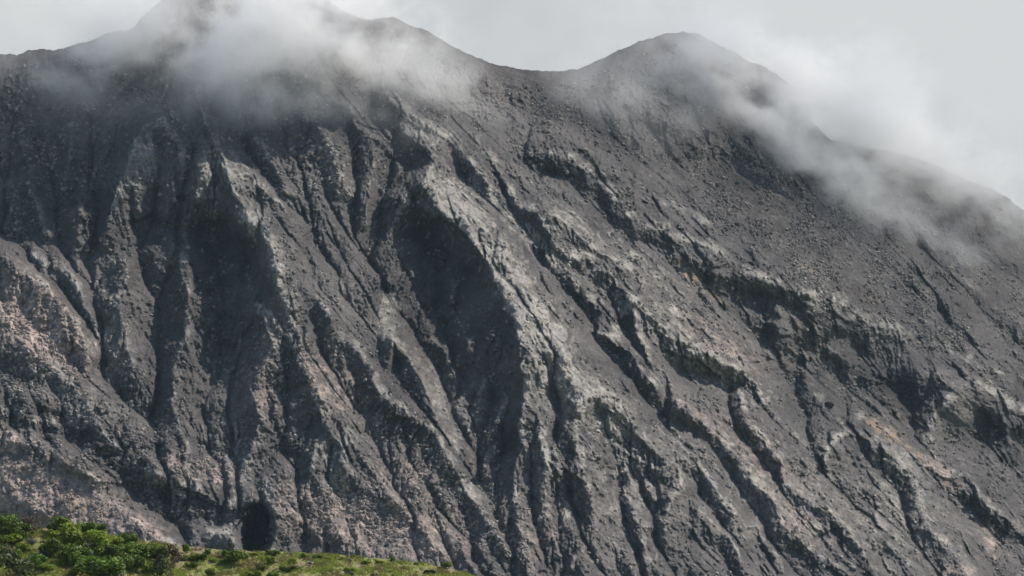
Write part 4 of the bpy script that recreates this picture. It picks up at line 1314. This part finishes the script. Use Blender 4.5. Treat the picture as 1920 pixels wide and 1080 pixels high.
for (u, v, w, h, lab) in [(655, 1077, 20, 7, 'low dark outcrop in the grass on the bottom edge, left of three'), (704, 1079, 24, 6, 'low dark outcrop in the grass on the bottom edge, middle of three'), (804, 1075, 20, 9, 'dark knobbly outcrop on the bottom edge near the right end of the grass')]:
    field_rock(u, v, w, h, DARK_B, lab)

# grass: short tufts over the whole near slope
gr = np.random.default_rng(31)
N = 26000
gu = gr.uniform(-60, 925, N * 3); gv = np.interp(gu, _hx, _hy) + gr.uniform(0.3, 115, N * 3)
gk = (fbm(gu / 45, gv / 16, 311, 4, 0.6) + 0.45 + 0.25 * (gu < 330) > gr.uniform(0, 1.1, N * 3)) & (gv < 1120)
gu = gu[gk][:N]; gv = gv[gk][:N]
gc = np.interp(gu, _hx, _hy)
gp = point_at(gu, gv, hill_depth(gu, gv) - 0.02 * (gv - gc))
n = len(gp)
green = np.clip(0.45 + 0.9 * fbm(gu / 40, gv / 14, 313, 3, 0.6) + gr.normal(0, 0.15, n), 0, 1)
co = []
for b in range(4):
    a = gr.uniform(0, 2 * math.pi, n); hgt = gr.uniform(0.16, 0.58, n) * (0.7 + 0.6 * green); w = gr.uniform(0.05, 0.12, n); lean = gr.uniform(0.05, 0.3, n)
    ba = a + gr.uniform(-1, 1, n)
    base = gp + np.stack([gr.normal(0, .12, n), gr.normal(0, .12, n), np.full(n, -0.04)], -1)
    tv = np.stack([np.cos(a), np.sin(a), np.zeros(n)], -1) * w[:, None]
    tip = base + np.stack([np.cos(ba) * lean, np.sin(ba) * lean, hgt], -1)
    co.append(np.stack([base - tv, base + tv, tip], 1))
co = np.stack(co, 1).reshape(-1, 3)
grm = mesh_arrays('grass', co, np.arange(len(co)).reshape(-1, 3), smooth=False)
set_attr(grm, 'tone', np.repeat(green, 12))
tag(link('grass', grm, LEAF['grass']), label='short yellow green grass over the near hillside', cat='grass', kind='stuff')

# ------------------------------------------------------------------ cloud clinging to the summit and the right shoulder
def mist_material(dens):
    m = bpy.data.materials.new('cloud_vapour')
    m.use_nodes = True
    t = m.node_tree
    t.nodes.clear()
    out = node(t, 'ShaderNodeOutputMaterial')
    pv = node(t, 'ShaderNodeVolumePrincipled', i_Anisotropy=0.0)
    pv.inputs['Color'].default_value = (1.0, 1.0, 1.0, 1)
    wire(t, pv.outputs[0], out.inputs['Volume'])
    tc = node(t, 'ShaderNodeTexCoord')
    ln = node(t, 'ShaderNodeVectorMath', operation='LENGTH')
    wire(t, tc.outputs['Object'], ln.inputs[0])
    geo = node(t, 'ShaderNodeNewGeometry')
    n1 = node(t, 'ShaderNodeTexNoise', i_Scale=0.022, i_Detail=5.0, i_Roughness=0.58, i_Distortion=0.5)
    mp = node(t, 'ShaderNodeMapping')
    mp.inputs['Scale'].default_value = (1.0, 0.6, 1.25)
    wire(t, geo.outputs['Position'], mp.inputs[0])
    wire(t, mp.outputs[0], n1.inputs['Vector'])
    # ragged edge: noise eats into the bank
    fall = node(t, 'ShaderNodeMath', operation='SUBTRACT', i_0=1.0)
    wire(t, ln.outputs['Value'], fall.inputs[1])
    n2 = node(t, 'ShaderNodeTexNoise', i_Scale=0.07, i_Detail=5.0, i_Roughness=0.6)
    wire(t, mp.outputs[0], n2.inputs['Vector'])
    a = node(t, 'ShaderNodeMath', operation='MULTIPLY_ADD', i_1=3.8, i_2=-2.85)
    wire(t, n1.outputs['Fac'], a.inputs[0])
    a2 = node(t, 'ShaderNodeMath', operation='MULTIPLY_ADD', i_1=1.9)
    wire(t, n2.outputs['Fac'], a2.inputs[0]); wire(t, a.outputs[0], a2.inputs[2])
    b = node(t, 'ShaderNodeMath', operation='MULTIPLY_ADD', i_1=1.35)
    wire(t, fall.outputs[0], b.inputs[0]); wire(t, a2.outputs[0], b.inputs[2])
    f2 = node(t, 'ShaderNodeMapRange', i_1=0.0, i_2=0.6, i_3=0.0, i_4=1.0, interpolation_type='SMOOTHSTEP')
    wire(t, fall.outputs[0], f2.inputs[0])
    c = node(t, 'ShaderNodeMapRange', i_1=0.0, i_2=1.15, i_3=0.0, i_4=dens, interpolation_type='SMOOTHERSTEP')
    wire(t, b.outputs[0], c.inputs[0])
    d = node(t, 'ShaderNodeMath', operation='MULTIPLY')
    wire(t, c.outputs[0], d.inputs[0]); wire(t, f2.outputs[0], d.inputs[1])
    wire(t, d.outputs[0], pv.inputs['Density'])
    return m


cloud = bpy.data.objects.new('cloud', None)
COL.objects.link(cloud)
tag(cloud, label='ragged pale grey cloud clinging to the summit ridge and right shoulder', cat='cloud', kind='stuff')
bv, bf = ico(3)
BANKS = [(420, 40, 270, 120, 0, .045), (310, 90, 170, 90, -12, .04), (570, 85, 210, 95, 8, .045), (430, 180, 80, 130, -8, .035), (710, 110, 160, 80, 15, .035), (90, 140, 190, 60, -6, .014), (210, 125, 150, 75, -12, .020), (300, 200, 190, 60, 0, .007), (620, 190, 220, 60, 12, .007),
         (690, 42, 130, 55, 10, .04), (830, 165, 150, 50, 25, .010), (640, 200, 120, 50, 10, .010), (1120, 165, 170, 75, -12, .018), (1275, 100, 150, 95, 0, .034), (1170, 215, 120, 55, 18, .016), (1345, 165, 140, 100, 25, .035), (1430, 205, 120, 95, 48, .035), (1500, 190, 90, 80, 50, .05), (1540, 240, 90, 70, 40, .05), (1505, 290, 125, 70, 50, .045), (1640, 285, 110, 50, 12, .03), (1780, 330, 120, 50, 28, .03),
         (1600, 365, 140, 52, 38, .045), (1725, 425, 110, 48, 28, .035), (1850, 365, 170, 70, 22, .035), (1700, 310, 220, 85, 22, .05), (1560, 200, 190, 110, 10, .06), (1300, 235, 80, 45, 10, .012), (540, 205, 90, 40, 0, .014)]
for (u, v, ru, rv, ang, dens) in BANKS:
    vv = max(v, float(skyline(u)) + 5)
    j = int((u - U0) / STEP); i = int((vv - V0) / STEP)
    dep = DEPTH[i, j] - 14
    c = point_at(u, v, dep)
    sc_m = dep * TAN_H / 960
    m = mesh_arrays('cloud_bank', bv, bf)
    o = link('cloud_bank', m, mist_material(dens * 0.5), parent=cloud)
    o.location = c.tolist()
    o.rotation_euler = (0, math.radians(ang), 0)
    o.scale = (1.9 * ru * sc_m, 1.1 * 0.5 * (ru + rv) * sc_m, 1.9 * rv * sc_m)

# a flat deck added higher up, unseen, to shade the upper slopes
for (x, y, z, rx, ry, rz_, dens) in [(330, 2560, 560, 760, 330, 50, 0.0065)]:
    m = mesh_arrays('shade_cloud', bv, bf)
    mm = mist_material(dens)
    mm.name = 'shade_cloud_vapour'
    o = link('shade_cloud', m, mm, parent=cloud)
    o.location = (x, y, z)
    o.scale = (rx, ry, rz_)

# thin bluish air
hz = bpy.data.materials.new('thin_air')
hz.use_nodes = True
hz.node_tree.nodes.clear()
ho = node(hz.node_tree, 'ShaderNodeOutputMaterial')
hp = node(hz.node_tree, 'ShaderNodeVolumePrincipled', i_Density=0.000012, i_Anisotropy=0.0)
hp.inputs['Color'].default_value = (0.55, 0.78, 1.0, 1)
wire(hz.node_tree, hp.outputs[0], ho.inputs['Volume'])
X, Z0, Z1 = 6100.0, -8.0, 500.0
hb = mesh_arrays('haze', np.array([(x, y, z) for z in (Z0, Z1) for y in (-X, X) for x in (-X, X)]), np.array([(0, 2, 3, 1), (4, 5, 7, 6), (0, 1, 5, 4), (1, 3, 7, 5), (3, 2, 6, 7), (2, 0, 4, 6)]), smooth=False)
tag(link('haze', hb, hz), label='thin bluish air between the camera and the volcano', cat='haze', kind='stuff')
